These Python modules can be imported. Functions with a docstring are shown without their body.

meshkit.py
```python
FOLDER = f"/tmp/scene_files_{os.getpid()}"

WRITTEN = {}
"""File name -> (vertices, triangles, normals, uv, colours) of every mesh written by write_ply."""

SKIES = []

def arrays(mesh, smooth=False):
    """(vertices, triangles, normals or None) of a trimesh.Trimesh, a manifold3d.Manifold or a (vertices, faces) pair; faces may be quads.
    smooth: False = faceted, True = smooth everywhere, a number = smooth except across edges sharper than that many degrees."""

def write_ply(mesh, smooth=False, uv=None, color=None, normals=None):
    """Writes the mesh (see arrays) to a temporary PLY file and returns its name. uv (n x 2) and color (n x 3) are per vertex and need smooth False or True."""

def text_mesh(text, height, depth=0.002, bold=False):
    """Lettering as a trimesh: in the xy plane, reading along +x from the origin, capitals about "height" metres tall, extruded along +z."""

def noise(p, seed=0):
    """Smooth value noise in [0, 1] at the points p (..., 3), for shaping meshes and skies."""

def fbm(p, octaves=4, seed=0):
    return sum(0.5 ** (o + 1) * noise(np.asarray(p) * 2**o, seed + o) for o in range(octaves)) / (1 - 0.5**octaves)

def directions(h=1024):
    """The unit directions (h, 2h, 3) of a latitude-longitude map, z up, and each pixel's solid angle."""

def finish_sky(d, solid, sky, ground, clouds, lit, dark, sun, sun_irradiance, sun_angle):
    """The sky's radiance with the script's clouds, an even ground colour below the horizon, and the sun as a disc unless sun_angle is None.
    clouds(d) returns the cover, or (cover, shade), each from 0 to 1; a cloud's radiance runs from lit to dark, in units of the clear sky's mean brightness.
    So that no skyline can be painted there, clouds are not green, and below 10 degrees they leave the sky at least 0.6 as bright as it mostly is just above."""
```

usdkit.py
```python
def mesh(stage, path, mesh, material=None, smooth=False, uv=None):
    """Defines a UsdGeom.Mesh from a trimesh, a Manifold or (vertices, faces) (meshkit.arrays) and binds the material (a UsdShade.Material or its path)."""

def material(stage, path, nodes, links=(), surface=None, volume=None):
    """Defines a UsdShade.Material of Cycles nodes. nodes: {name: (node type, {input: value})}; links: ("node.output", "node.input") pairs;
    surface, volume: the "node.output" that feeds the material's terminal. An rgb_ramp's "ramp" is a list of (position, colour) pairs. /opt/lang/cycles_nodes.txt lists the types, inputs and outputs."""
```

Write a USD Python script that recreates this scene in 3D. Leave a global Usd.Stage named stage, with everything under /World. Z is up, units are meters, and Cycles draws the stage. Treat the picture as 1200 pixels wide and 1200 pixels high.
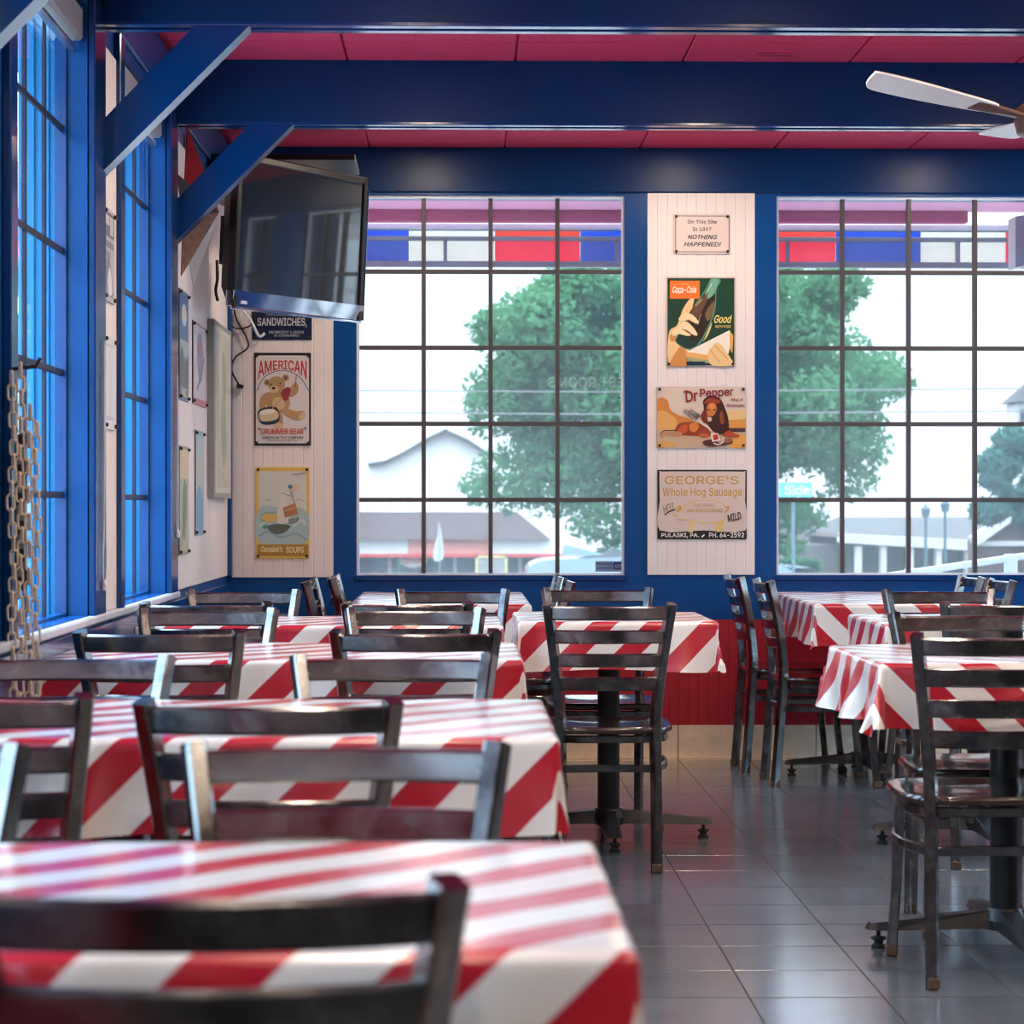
import math, random
import numpy as np, trimesh
import usdkit, meshkit
from pxr import Usd, UsdGeom, UsdLux, UsdShade, Gf, Sdf, Vt
from shapely.geometry import Polygon, box as sbox, Point
from shapely import affinity

stage = Usd.Stage.CreateInMemory()
UsdGeom.SetStageUpAxis(stage, 'Z'); UsdGeom.SetStageMetersPerUnit(stage, 1.0)
UsdGeom.Xform.Define(stage, '/World'); UsdGeom.Scope.Define(stage, '/World/Looks')
random.seed(7); rng = np.random.default_rng(7)

# ------------------------------------------------------------------ camera
EYE = 1.14
cam = UsdGeom.Camera.Define(stage, '/World/camera')
cam.AddTranslateOp().Set(Gf.Vec3d(0, 0, EYE))
cam.AddRotateZOp().Set(-1.27)
cam.AddRotateXOp().Set(90 - 0.106)
cam.CreateHorizontalApertureAttr(24.0); cam.CreateVerticalApertureAttr(24.0)
cam.CreateFocalLengthAttr(54.18); cam.CreateFStopAttr(4.6); cam.CreateFocusDistanceAttr(8.2)
cam.CreateClippingRangeAttr(Gf.Vec2f(0.05, 2000))
cam.CreateExposureAttr(0.35)

# ------------------------------------------------------------------ sky, sun
def lin(c):
    c = np.asarray(c, float) / 255.0
    return tuple(np.where(c <= 0.04045, c / 12.92, ((c + 0.055) / 1.055) ** 2.4))
SKY = 3.4          # radiance at the skyline; an overcast sky is brighter overhead
dome = UsdLux.DomeLight.Define(stage, '/World/sky')
dome.CreateIntensityAttr(1.0)
_sky = usdkit.material(stage, '/World/Looks/overcast_sky', {'g': ('texture_coordinate', {}), 's': ('separate_xyz', {}), 'm': ('map_range', dict(from_min=0.0, from_max=1.0, to_min=SKY, to_max=SKY * 2.8, clamp=True)),
    'n': ('noise_texture', dict(scale=2.2, detail=4.0)), 'nr': ('map_range', dict(from_min=.3, from_max=.7, to_min=.93, to_max=1.07, clamp=True)), 'mu': ('math', dict(math_type='multiply')),
    'b': ('background_shader', dict(color=(.66, .89, 1.12)))}, [('g.generated', 's.vector'), ('s.z', 'm.value'), ('g.generated', 'n.vector'), ('n.fac', 'nr.value'), ('m.result', 'mu.value1'), ('nr.result', 'mu.value2'), ('mu.value', 'b.strength')], surface='b.background')
UsdShade.MaterialBindingAPI.Apply(dome.GetPrim()).Bind(_sky)
sun = UsdLux.DistantLight.Define(stage, '/World/sun')
sun.CreateAngleAttr(6.0); sun.CreateIntensityAttr(.9); sun.CreateColorAttr(Gf.Vec3f(1, .96, .9))
sd = np.array([-0.12, 1.0, -1.0]); sd /= np.linalg.norm(sd)     # direction the light travels
_z = -sd; _x = np.cross([0, 0, 1], _z); _x /= np.linalg.norm(_x); _y = np.cross(_z, _x)
sun.AddTransformOp().Set(Gf.Matrix4d(*_x, 0, *_y, 0, *_z, 0, 0, 0, 0, 1))
LAMP = 4.6          # downlights (built below with their fittings)
LAMP_COLOR = (1.0, .80, .61)

# ------------------------------------------------------------------ room measures
XL, YB, XR, YR, ZC = -1.055, 10.47, 4.6, -1.6, 2.77      # left, back, right, rear, ceiling
SILL, WTOP, BEAMZ = 0.831, 2.556, 2.535
def at(px, Y): return (px - 540.0) * Y / 2709.0           # metres right of the eye at distance Y
def hz(py, Y): return EYE + (595.0 - py) * Y / 2709.0     # height at distance Y

# ------------------------------------------------------------------ helpers
used = {}
def numbered(parent, name):
    k = (parent, name); n = used.get(k, 0); used[k] = n + 1
    return name if n == 0 else f'{name}_{n:03d}'
def ppath(parent):
    if parent is None: return '/World'
    return str(parent.GetPath()) if hasattr(parent, 'GetPath') else str(parent)
def tag(o, label=None, cat=None, group=None, kind=None):
    for k, v in (('label', label), ('category', cat), ('group', group), ('kind', kind)):
        if v: o.SetCustomDataByKey(k, v)
    return o
def thing(name, label=None, cat=None, loc=(0, 0, 0), rz=0, group=None, kind=None, rx=0, ry=0):
    x = UsdGeom.Xform.Define(stage, '/World/' + numbered('/World', name))
    x.AddTranslateOp().Set(Gf.Vec3d(*map(float, loc)))
    if rz: x.AddRotateZOp().Set(float(rz))
    if ry: x.AddRotateYOp().Set(float(ry))
    if rx: x.AddRotateXOp().Set(float(rx))
    return tag(x.GetPrim(), label, cat, group, kind)
def obj(name, mesh, m, parent=None, smooth=False, uv=None, col=None, **kw):
    P = ppath(parent)
    o = usdkit.mesh(stage, P + '/' + numbered(P, name), mesh, M[m] if isinstance(m, str) else m, smooth=smooth, uv=uv)
    if col is not None:
        UsdGeom.PrimvarsAPI(o).CreatePrimvar('Cd', Sdf.ValueTypeNames.Color3fArray, 'vertex').Set(Vt.Vec3fArray.FromNumpy(np.asarray(col, np.float32)))
    return tag(o.GetPrim(), **kw)
def group_part(name, parent, **kw):
    P = ppath(parent)
    return tag(UsdGeom.Xform.Define(stage, P + '/' + numbered(P, name)).GetPrim(), **kw)
cat_ = trimesh.util.concatenate
BF = None
def bx(x0, x1, y0, y1, z0, z1, b=0.0):
    lo = np.array([min(x0, x1), min(y0, y1), min(z0, z1)], float); hi = np.array([max(x0, x1), max(y0, y1), max(z0, z1)], float)
    if b <= 0:
        m = trimesh.creation.box((hi - lo)); m.apply_translation((lo + hi) / 2); return m
    b = min(b, (hi - lo).min() * .45); pts = []
    for i in range(3):
        s = np.full(3, b); s[i] = 0
        for c in np.ndindex(2, 2, 2):
            pts.append(np.where(np.array(c) == 0, lo + s, hi - s))
    return trimesh.convex.convex_hull(np.array(pts))
def hull(p): return trimesh.convex.convex_hull(np.asarray(p, float))
def frames(path, up):
    p = np.asarray(path, float); t = np.gradient(p, axis=0) if len(p) > 2 else np.repeat((p[1] - p[0])[None], 2, 0)
    t /= np.linalg.norm(t, axis=1, keepdims=True); up = np.asarray(up, float)
    a = np.cross(up, t); a /= np.linalg.norm(a, axis=1, keepdims=True); b = np.cross(t, a)
    return p, t, a, b
def sweep(path, prof, up=(0, 0, 1), scale=None):
    """closed profile (k x 2: along a, b) swept along the path, ends capped"""
    p, t, a, b = frames(path, up); prof = np.asarray(prof, float); k = len(prof); n = len(p)
    sc = np.ones(n) if scale is None else np.asarray(scale, float)
    v = p[:, None] + sc[:, None, None] * (prof[None, :, :1] * a[:, None] + prof[None, :, 1:] * b[:, None])
    f = []
    for i in range(n - 1):
        for j in range(k):
            q = [i * k + j, i * k + (j + 1) % k, (i + 1) * k + (j + 1) % k, (i + 1) * k + j]
            f += [[q[0], q[1], q[2]], [q[0], q[2], q[3]]]
    v = v.reshape(-1, 3); c0, c1 = len(v), len(v) + 1
    v = np.vstack([v, p[0], p[-1]])
    for j in range(k):
        f += [[c0, (j + 1) % k, j], [c1, (n - 1) * k + j, (n - 1) * k + (j + 1) % k]]
    m = trimesh.Trimesh(v, f, process=False)
    if m.volume < 0: m.invert()
    return m
def rect(w, h, c=0.0):
    w, h = w / 2, h / 2
    if c <= 0: return [(-w, -h), (w, -h), (w, h), (-w, h)]
    return [(-w + c, -h), (w - c, -h), (w, -h + c), (w, h - c), (w - c, h), (-w + c, h), (-w, h - c), (-w, -h + c)]
def circ(r, n=8): return [(r * math.cos(2 * math.pi * i / n), r * math.sin(2 * math.pi * i / n)) for i in range(n)]
def tube(path, r, n=8, up=(0, 0, 1)): return sweep(path, circ(r, n), up)
def lathe(prof, n=24):
    return trimesh.creation.revolve(np.asarray(prof, float), sections=n)
def moved(m, d=(0, 0, 0), rz=0, rx=0, ry=0):
    m = m.copy(); R = trimesh.transformations.euler_matrix(math.radians(rx), math.radians(ry), math.radians(rz))
    m.apply_transform(R); m.apply_translation(d); return m
def crom(pts, n=6, closed=False):
    p = np.asarray(pts, float); out = []
    N = len(p); rngi = range(N if closed else N - 1)
    for i in rngi:
        if closed: p0, p1, p2, p3 = p[(i - 1) % N], p[i], p[(i + 1) % N], p[(i + 2) % N]
        else: p0, p1, p2, p3 = p[max(i - 1, 0)], p[i], p[i + 1], p[min(i + 2, N - 1)]
        for t in np.arange(n) / n:
            out.append(.5 * (2 * p1 + (p2 - p0) * t + (2 * p0 - 5 * p1 + 4 * p2 - p3) * t * t + (3 * p1 - p0 - 3 * p2 + p3) * t ** 3))
    if not closed: out.append(p[-1])
    return np.array(out)
def extr(poly, d):
    return trimesh.creation.extrude_polygon(poly, d, engine='earcut')

# ------------------------------------------------------------------ materials
M = {}
def mat(name, nodes, links, surface='p.BSDF'):
    M[name] = usdkit.material(stage, '/World/Looks/' + name, nodes, links, surface=surface)
def simple(name, c, rough=.5, metal=0.0, spec=.5, var=.0, scale=8.0, bump=0.0, bscale=60.0, coat=0.0, **kw):
    """plain surface with a little tone variation and fine relief"""
    c = np.array(c, float)
    nodes = {'g': ('geometry', {}), 'p': ('principled_bsdf', dict(base_color=tuple(c), roughness=rough, metallic=metal, specular_ior_level=spec, coat_weight=coat, **kw))}
    links = []
    if var > 0:
        nodes['n'] = ('noise_texture', dict(scale=scale, detail=4.0))
        nodes['r'] = ('rgb_ramp', dict(ramp=[(.3, tuple(np.clip(c * (1 - var), 0, 1))), (.7, tuple(np.clip(c * (1 + var), 0, 1)))]))
        links += [('g.position', 'n.vector'), ('n.fac', 'r.fac'), ('r.color', 'p.base_color')]
    if bump > 0:
        nodes['bn'] = ('noise_texture', dict(scale=bscale, detail=3.0))
        nodes['b'] = ('bump', dict(strength=bump, distance=.01))
        links += [('g.position', 'bn.vector'), ('bn.fac', 'b.height'), ('b.normal', 'p.normal')]
    mat(name, nodes, links)
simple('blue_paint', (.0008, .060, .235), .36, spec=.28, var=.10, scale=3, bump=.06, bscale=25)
simple('blue_gloss', (.0010, .040, .17), .16, spec=.5, var=.08, scale=3, bump=.03, bscale=20)
simple('side_wall', (.12, .105, .095), .6)
simple('rear_wall', (.10, .09, .085), .6)
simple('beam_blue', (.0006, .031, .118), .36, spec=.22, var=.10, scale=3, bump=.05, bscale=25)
simple('red_paint', (.40, .010, .028), .45, var=.08, scale=4)
simple('ceiling_red', (.64, .034, .115), .8, var=.12, scale=120, bump=.5, bscale=160)
simple('ceiling_seam', (.54, .028, .095), .8)
simple('white_panel', (.80, .735, .71), .5, var=.03, scale=2, bump=.03, bscale=30)
simple('sill_white', (.55, .62, .72), .35, var=.1, scale=12)
simple('muntin', (.065, .06, .066), .5)
simple('muntin_dark', (.010, .022, .06), .6)
simple('outside_blue', (.001, .19, .42), .45, var=.08, scale=3)
simple('frame_light', (.72, .78, .85), .35)
simple('tile_grey', (.100, .110, .126), .16, var=.16, scale=5, bump=.012, bscale=60, ior=1.75, coat=.5, coat_roughness=.22)
simple('tile_grey_b', (.090, .099, .114), .17, var=.2, scale=6, bump=.012, bscale=60, ior=1.75, coat=.5, coat_roughness=.22)
simple('tile_grey_c', (.112, .122, .137), .16, var=.16, scale=5, bump=.012, bscale=60, ior=1.75, coat=.5, coat_roughness=.22)
simple('grout', (.032, .032, .034), .7)
simple('tile_beige', (.80, .67, .52), .35, var=.08, scale=30)
simple('grout_beige', (.10, .085, .075), .8)
simple('cast_iron', (.012, .013, .016), .35, var=.2, scale=30, bump=.1, bscale=80)
simple('seat_wood', (.020, .011, .009), .18, var=.4, scale=14, coat=1.0, coat_roughness=.08)
simple('foot_cap', (.085, .050, .030), .6, var=.5, scale=40)
simple('black_plastic', (.012, .012, .014), .25)
simple('tv_housing', (.010, .011, .014), .45)
simple('tv_screen', (.030, .036, .038), .03, ior=2.2)
simple('chrome', (.62, .66, .72), .07, metal=1.0)
simple('bright_metal', (.55, .57, .6), .3, metal=1.0)
simple('chain_plastic', (.62, .56, .47), .4)
simple('fan_white', (.92, .92, .90), .35)
simple('fan_brown', (.13, .055, .035), .4)
simple('rubber', (.01, .01, .01), .6)
simple('blind_grey', (.34, .35, .36), .5)
simple('concrete', (.52, .51, .50), .9, var=.1, scale=.4)
simple('asphalt', (.12, .12, .125), .9, var=.12, scale=.5)
simple('outside_white', (.60, .59, .58), .7)
simple('gable_white', (.93, .93, .92), .7)
simple('outside_cream', (.34, .33, .32), .7)
simple('outside_tan', (.17, .15, .145), .8)
simple('roof_grey', (.12, .115, .118), .9, var=.1, scale=3)
simple('roof_brown', (.10, .06, .058), .9, var=.12, scale=3)
simple('shop_glass', (.08, .10, .12), .15)
simple('sign_red', (.78, .10, .10), .6)
simple('sign_pink', (.92, .36, .30), .6)
simple('sign_yellow', (.72, .62, .25), .6)
simple('sign_teal', (.10, .52, .52), .5)
simple('post_green', (.05, .30, .18), .5)
simple('lamp_post', (.09, .16, .19), .5)
simple('car_white', (.27, .38, .45), .2, coat=1.0)
simple('car_glass', (.03, .04, .05), .08)
simple('soffit_pink', (.95, .40, .60), .7)
simple('fascia_maroon', (.60, .07, .20), .6)
simple('awning_frame', (.28, .28, .33), .5)
simple('bark', (.09, .07, .055), .9, var=.3, scale=20)
simple('wire', (.20, .20, .21), .6)
simple('star_red', (.42, .022, .03), .4, metal=.2)
simple('star_white', (.55, .55, .56), .4, metal=.2)
simple('star_brown', (.22, .12, .08), .6, var=.25, scale=60)
simple('star_dark', (.015, .02, .03), .4)
simple('board_edge', (.05, .05, .055), .4)
simple('screw', (.012, .010, .010), .4)
simple('frame_grey', (.30, .31, .30), .4)
simple('lamp_trim', (.75, .73, .70), .4)
# metal of the chairs: dark gunmetal with rubbed patches
mat('gunmetal', {'g': ('texture_coordinate', {}), 'n': ('noise_texture', dict(scale=16.0, detail=6.0, roughness=.65)),
    'r': ('rgb_ramp', dict(ramp=[(.35, (.19, .20, .215)), (.62, (.29, .288, .285)), (.80, (.42, .35, .29))])),
    'q': ('rgb_ramp', dict(ramp=[(.3, (.12,) * 3), (.75, (.27,) * 3)])),
    'p': ('principled_bsdf', dict(metallic=1.0))},
    [('g.object', 'n.vector'), ('n.fac', 'r.fac'), ('r.color', 'p.base_color'), ('n.fac', 'q.fac'), ('q.color', 'p.roughness')])
simple('weld', (.45, .32, .14), .35, metal=.8)
# oilcloth: diagonal red and white stripes from the cloth's own unfolded coordinates
PITCH = 0.128
mat('oilcloth', {'u': ('uvmap', dict(attribute='st')), 's': ('separate_xyz', {}), 'd': ('math', dict(math_type='subtract')),
    'k': ('math', dict(math_type='multiply', value2=.70711 / PITCH)), 'fr': ('math', dict(math_type='fraction')),
    'ab': ('math', dict(math_type='absolute')), 'pp': ('math', dict(math_type='pingpong', value2=.5)), 'gt': ('math', dict(math_type='subtract', value2=.25)),
    'ml': ('math', dict(math_type='multiply', value2=60.0, use_clamp=True)), 'ad': ('math', dict(math_type='add', value2=.5, use_clamp=True)),
    'mx': ('mix_color', dict(a=(.86, .835, .80), b=(.50, .006, .022))), 'w': ('noise_texture', dict(scale=7.0, detail=3.0)), 'g': ('geometry', {}),
    'b': ('bump', dict(strength=.06, distance=.01)), 'p': ('principled_bsdf', dict(roughness=.25, ior=1.6, coat_weight=.95, coat_roughness=.18, coat_ior=1.85))},
    [('u.UV', 's.vector'), ('s.x', 'd.value1'), ('s.y', 'd.value2'), ('d.value', 'k.value1'), ('k.value', 'pp.value1'), ('pp.value', 'gt.value1'),
     ('gt.value', 'ml.value1'), ('gt.value', 'ad.value1'), ('ml.value', 'mx.fac'), ('mx.result', 'p.base_color'), ('g.position', 'w.vector'), ('w.fac', 'b.height'), ('b.normal', 'p.normal')])
# window pane: see-through, fresnel mirror, thin film of dust
mat('window_glass', {'t': ('transparent_bsdf', dict(color=(.625, .595, .575))), 'gl': ('glossy_bsdf', dict(color=(1, 1, 1), roughness=.0)), 'f': ('fresnel', dict(IOR=1.45)),
    'dust': ('translucent_bsdf', dict(color=(.80, .90, .92))), 'm1': ('mix_closure', dict(fac=.03)), 'm2': ('mix_closure', {}), 'ge': ('geometry', {}), 'iv': ('math', dict(math_type='subtract', value1=1.0)), 'mf': ('math', dict(math_type='multiply'))},
    [('t.BSDF', 'm1.closure1'), ('dust.BSDF', 'm1.closure2'), ('m1.closure', 'm2.closure1'), ('gl.BSDF', 'm2.closure2'), ('ge.backfacing', 'iv.value2'), ('f.fac', 'mf.value1'), ('iv.value', 'mf.value2'), ('mf.value', 'm2.fac')], surface='m2.closure')
mat('side_glass', {'t': ('transparent_bsdf', dict(color=(.93, .97, .98))), 'gl': ('glossy_bsdf', dict(color=(1, 1, 1), roughness=.0)), 'f': ('fresnel', dict(IOR=1.38)), 'm2': ('mix_closure', {}), 'ge': ('geometry', {}), 'iv': ('math', dict(math_type='subtract', value1=1.0)), 'mf': ('math', dict(math_type='multiply'))},
    [('t.BSDF', 'm2.closure1'), ('gl.BSDF', 'm2.closure2'), ('ge.backfacing', 'iv.value2'), ('f.fac', 'mf.value1'), ('iv.value', 'mf.value2'), ('mf.value', 'm2.fac')], surface='m2.closure')
# printed sheet: flat inks held per vertex
mat('print_ink', {'a': ('attribute', dict(attribute='Cd')), 'p': ('principled_bsdf', dict(roughness=.35))}, [('a.color', 'p.base_color')])
def leaf_mat(name, c1, c2):
    mat(name, {'g': ('geometry', {}), 'r': ('rgb_ramp', dict(ramp=[(0, c1), (1, c2)])), 'd': ('diffuse_bsdf', {}), 't': ('translucent_bsdf', {}), 'm': ('mix_closure', dict(fac=.3))},
        [('g.random_per_island', 'r.fac'), ('r.color', 'd.color'), ('r.color', 't.color'), ('d.BSDF', 'm.closure1'), ('t.BSDF', 'm.closure2')], surface='m.closure')
leaf_mat('leaf_green', (.11, .29, .14), (.32, .52, .26))
leaf_mat('leaf_blue', (.09, .22, .19), (.18, .34, .29))
leaf_mat('hedge_leaf', (.05, .17, .08), (.12, .28, .14))
def awning_mat(name, c):
    mat(name, {'d': ('diffuse_bsdf', dict(color=c)), 't': ('translucent_bsdf', dict(color=c)), 'm': ('mix_closure', dict(fac=.65))}, [('d.BSDF', 'm.closure1'), ('t.BSDF', 'm.closure2')], surface='m.closure')
awning_mat('awning_red', (.93, .09, .17)); awning_mat('awning_white', (.88, .85, .78)); awning_mat('awning_blue', (.14, .23, .58))
awning_mat('awning_red_top', (.97, .20, .09)); awning_mat('awning_white_top', (.94, .92, .86)); awning_mat('awning_blue_top', (.02, .24, .80))
mat('lamp_glow', {'e': ('emission', dict(color=LAMP_COLOR, strength=30.0))}, [], surface='e.emission')
mat('sign_glow', {'e': ('emission', dict(color=(.95, .98, 1.0), strength=3.0))}, [], surface='e.emission')
mat('roof_shingle', {'g': ('geometry', {}), 'mp': ('mapping', dict(scale=(1, 1, 1))), 'b': ('brick_texture', dict(scale=1.0, brick_width=.45, row_height=.12, mortar_size=.012, color1=(.095, .050, .046), color2=(.072, .037, .035), mortar=(.03, .017, .018))),
    'p': ('principled_bsdf', dict(roughness=.9))}, [('g.position', 'mp.vector'), ('mp.vector', 'b.vector'), ('b.color', 'p.base_color')])

# ------------------------------------------------------------------ room shell
def wall_poly(u0, u1, z0, z1, holes):
    return Polygon([(u0, z0), (u1, z0), (u1, z1), (u0, z1)], [[(a, c), (b, c), (b, d), (a, d)] for a, b, c, d in holes])
def wall_y(poly, y0, y1):        # polygon in (x,z), between y0 and y1
    m = extr(poly, abs(y1 - y0)); v = m.vertices.copy(); m.vertices = np.c_[v[:, 0], min(y0, y1) + v[:, 2], v[:, 1]]; m.invert(); return m
def wall_x(poly, x0, x1):        # polygon in (y,z)
    m = extr(poly, abs(x1 - x0)); v = m.vertices.copy(); m.vertices = np.c_[min(x0, x1) + v[:, 2], v[:, 0], v[:, 1]]; return m
PW = .3035                                             # pane pitch
W1 = (at(418, YB), at(418, YB) + 4 * PW); W2 = (at(911, YB), at(911, YB) + 4 * PW)
W8 = (W2[1] + .55, W2[1] + .55 + 2 * PW)
wb = obj('wall_back', wall_y(wall_poly(-1.22, XR + .17, -.5, 3.1, [(a, b, SILL, WTOP) for a, b in (W1, W2, W8)]), YB, YB + .2), 'blue_paint', kind='structure')
bays = [(7.15, 8.28), (5.43, 6.56), (3.71, 4.84), (1.99, 3.12), (.27, 1.40)]
wl = obj('wall_left', wall_x(wall_poly(YR - .15, YB + .2, -.5, 3.1, [(a, b, SILL, WTOP) for a, b in bays]), XL, XL - .19), 'blue_paint', kind='structure')
for a, b in bays[:2]:
    for y0, x1 in ((b - .006, .105), (b - .014, .150), (b - .022, .19)): obj('outer_casing', bx(XL - (x1 - .045 if x1 > .11 else .082), XL - x1, y0, b - .001, SILL + .002, WTOP - .002, .002), 'outside_blue', wl, label='lighter blue outer reveal board')
wr = obj('wall_right', wall_x(wall_poly(YR - .15, YB + .2, -.5, 3.1, [(a, b, SILL, WTOP) for a, b in [(7.0, 9.6)]]), XR, XR + .17), 'side_wall', kind='structure')
wf = obj('wall_rear', bx(-1.22, XR + .17, YR - .15, YR, -.5, 3.1), 'rear_wall', kind='structure')

def beadboard(u0, u1, z0, z1, pitch=.0435, d=.008):
    """(u, depth) profile with V grooves, extruded upwards; returns verts as (u, out, z)"""
    n = max(2, int(round((u1 - u0) / pitch))); p = (u1 - u0) / n; pts = [(u0, 0), (u0, d)]
    for i in range(1, n):
        u = u0 + i * p; pts += [(u - .0025, d), (u, d * .70), (u + .0025, d)]
    pts += [(u1, d), (u1, 0)]
    m = extr(Polygon(pts), z1 - z0); m.apply_translation((0, 0, z0)); return m
def on_back(m):
    v = m.vertices.copy(); m = m.copy(); m.vertices = np.c_[v[:, 0], YB - v[:, 1], v[:, 2]]; m.invert(); return m
def on_left(m):
    v = m.vertices.copy(); m = m.copy(); m.vertices = np.c_[XL + v[:, 1], v[:, 0], v[:, 2]]; m.invert(); return m
# back wall: white beadboard panels, red wainscot
obj('panel', on_back(beadboard(at(273, YB), at(391, YB), SILL - .005, WTOP)), 'white_panel', wb, label='white beadboard panel behind the television')
obj('panel', on_back(beadboard(at(759, YB), at(885, YB), SILL + .005, WTOP + .01)), 'white_panel', wb, label='white beadboard panel between the two windows')
obj('wainscot', on_back(beadboard(XL + .01, XR, .155, .632, .045, .006)), 'red_paint', wb, label='red painted wainscot')
obj('wainscot', on_left(beadboard(YR, YB - .01, .10, .632, .045, .006)), 'red_paint', wl, label='red painted wainscot')
# left wall white strips and panel
for i, (a, b) in enumerate([(8.53, 10.40), (6.775, 7.055), (3.33, 3.61), (1.61, 1.89)]):
    obj('panel', on_left(beadboard(a, b, SILL + .005, 2.5, .0435)), 'white_panel', wl)
# trims: casing boards, sills, corner post
def trim(name, m, mt='blue_gloss'): return obj(name, m, mt, kind='structure')
n_trim = [0]
def T_(m, mt='blue_gloss'):
    n_trim[0] += 1; return trim(f'trim_{n_trim[0]}', m, mt)
T_(bx(XL, XL + .028, YB - .07, YB, SILL, ZC, .004))
for a, b in bays:
    T_(bx(XL, XL + .022, b + .005, b + .20, SILL, WTOP + .03, .004)); T_(bx(XL, XL + .022, a - .09, a - .005, SILL, WTOP + .03, .004))
    T_(bx(XL - .058, XL + .002, a + .002, b - .002, SILL - .02, SILL + .004, .003), 'blue_gloss')
for a, b in (W1, W2, W8):
    T_(bx(a - .01, b + .01, YB - .012, YB + .03, SILL - .022, SILL + .003, .003), 'blue_gloss')
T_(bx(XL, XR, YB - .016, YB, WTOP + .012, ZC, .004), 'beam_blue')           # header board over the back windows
T_(bx(XL, XL + .016, YR, YB - .02, WTOP + .035, ZC, .004), 'blue_paint')
T_(bx(XL, XL + .028, YR, 8.50, SILL - .020, SILL + .003, .005), 'sill_white')
T_(bx(XL, XL + .035, YR, YB - .075, .60, .64, .006)); T_(bx(XL, XL + .016, YR, YB - .02, .645, SILL - .03, .003))
# ---- windows
nwin = [0]
def window(place, u0, u1, z0, z1, nx, ny, depth, parts=True, glass='side_glass', fm='blue_gloss', g0=-.004, g1=.008, mm='muntin_dark'):
    """place(u, d, z) -> world; d grows outwards"""
    nwin[0] += 1
    w = thing(f'window_{nwin[0]}', kind='structure')
    def B(a0, a1, d0, d1, c0, c1, b=0):
        p, q = np.array(place(a0, d0, c0)), np.array(place(a1, d1, c1)); return bx(p[0], q[0], p[1], q[1], p[2], q[2], b)
    f = .012
    fr = cat_([B(u0, u0 + f, depth - .012, depth + .02, z0, z1), B(u1 - f, u1, depth - .012, depth + .02, z0, z1),
               B(u0 + f, u1 - f, depth - .012, depth + .02, z0, z0 + f), B(u0 + f, u1 - f, depth - .012, depth + .02, z1 - f, z1)])
    obj('frame', fr, fm, w)
    pu, pz = (u1 - u0) / nx, (z1 - z0) / ny
    if not parts:
        obj('pane', B(u0 + f, u1 - f, depth, depth + .004, z0 + f, z1 - f), glass, w)
    h = .0095
    for i in range(1, nx):
        obj('muntin', B(u0 + i * pu - h, u0 + i * pu + h, depth + g0, depth + g1, z0 + f, z1 - f, .002), mm, w)
    for j in range(1, ny):
        obj('muntin', B(u0 + f, u1 - f, depth + g0 + .001, depth + g1 - .001, z0 + j * pz - h, z0 + j * pz + h, .002), mm, w)
    if parts:
        for j in range(ny):
            for i in range(nx):
                a0 = u0 + i * pu + (f if i == 0 else h); a1 = u0 + (i + 1) * pu - (f if i == nx - 1 else h)
                c0 = z0 + j * pz + (f if j == 0 else h); c1 = z0 + (j + 1) * pz - (f if j == ny - 1 else h)
                obj('pane', B(a0, a1, depth, depth + .004, c0, c1), glass, w)
    return w
PB = lambda u, d, z: (u, YB + d, z)
PL = lambda u, d, z: (XL - d, u, z)
for a, b in (W1, W2): window(PB, a, b, SILL, WTOP, 4, 5, .03, True, 'window_glass', 'frame_light', -.014, .018, 'muntin')
window(PL, bays[0][0], bays[0][1], SILL, WTOP, 4, 5, .07); window(PL, bays[1][0], bays[1][1], SILL, WTOP, 4, 5, .07)
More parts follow.
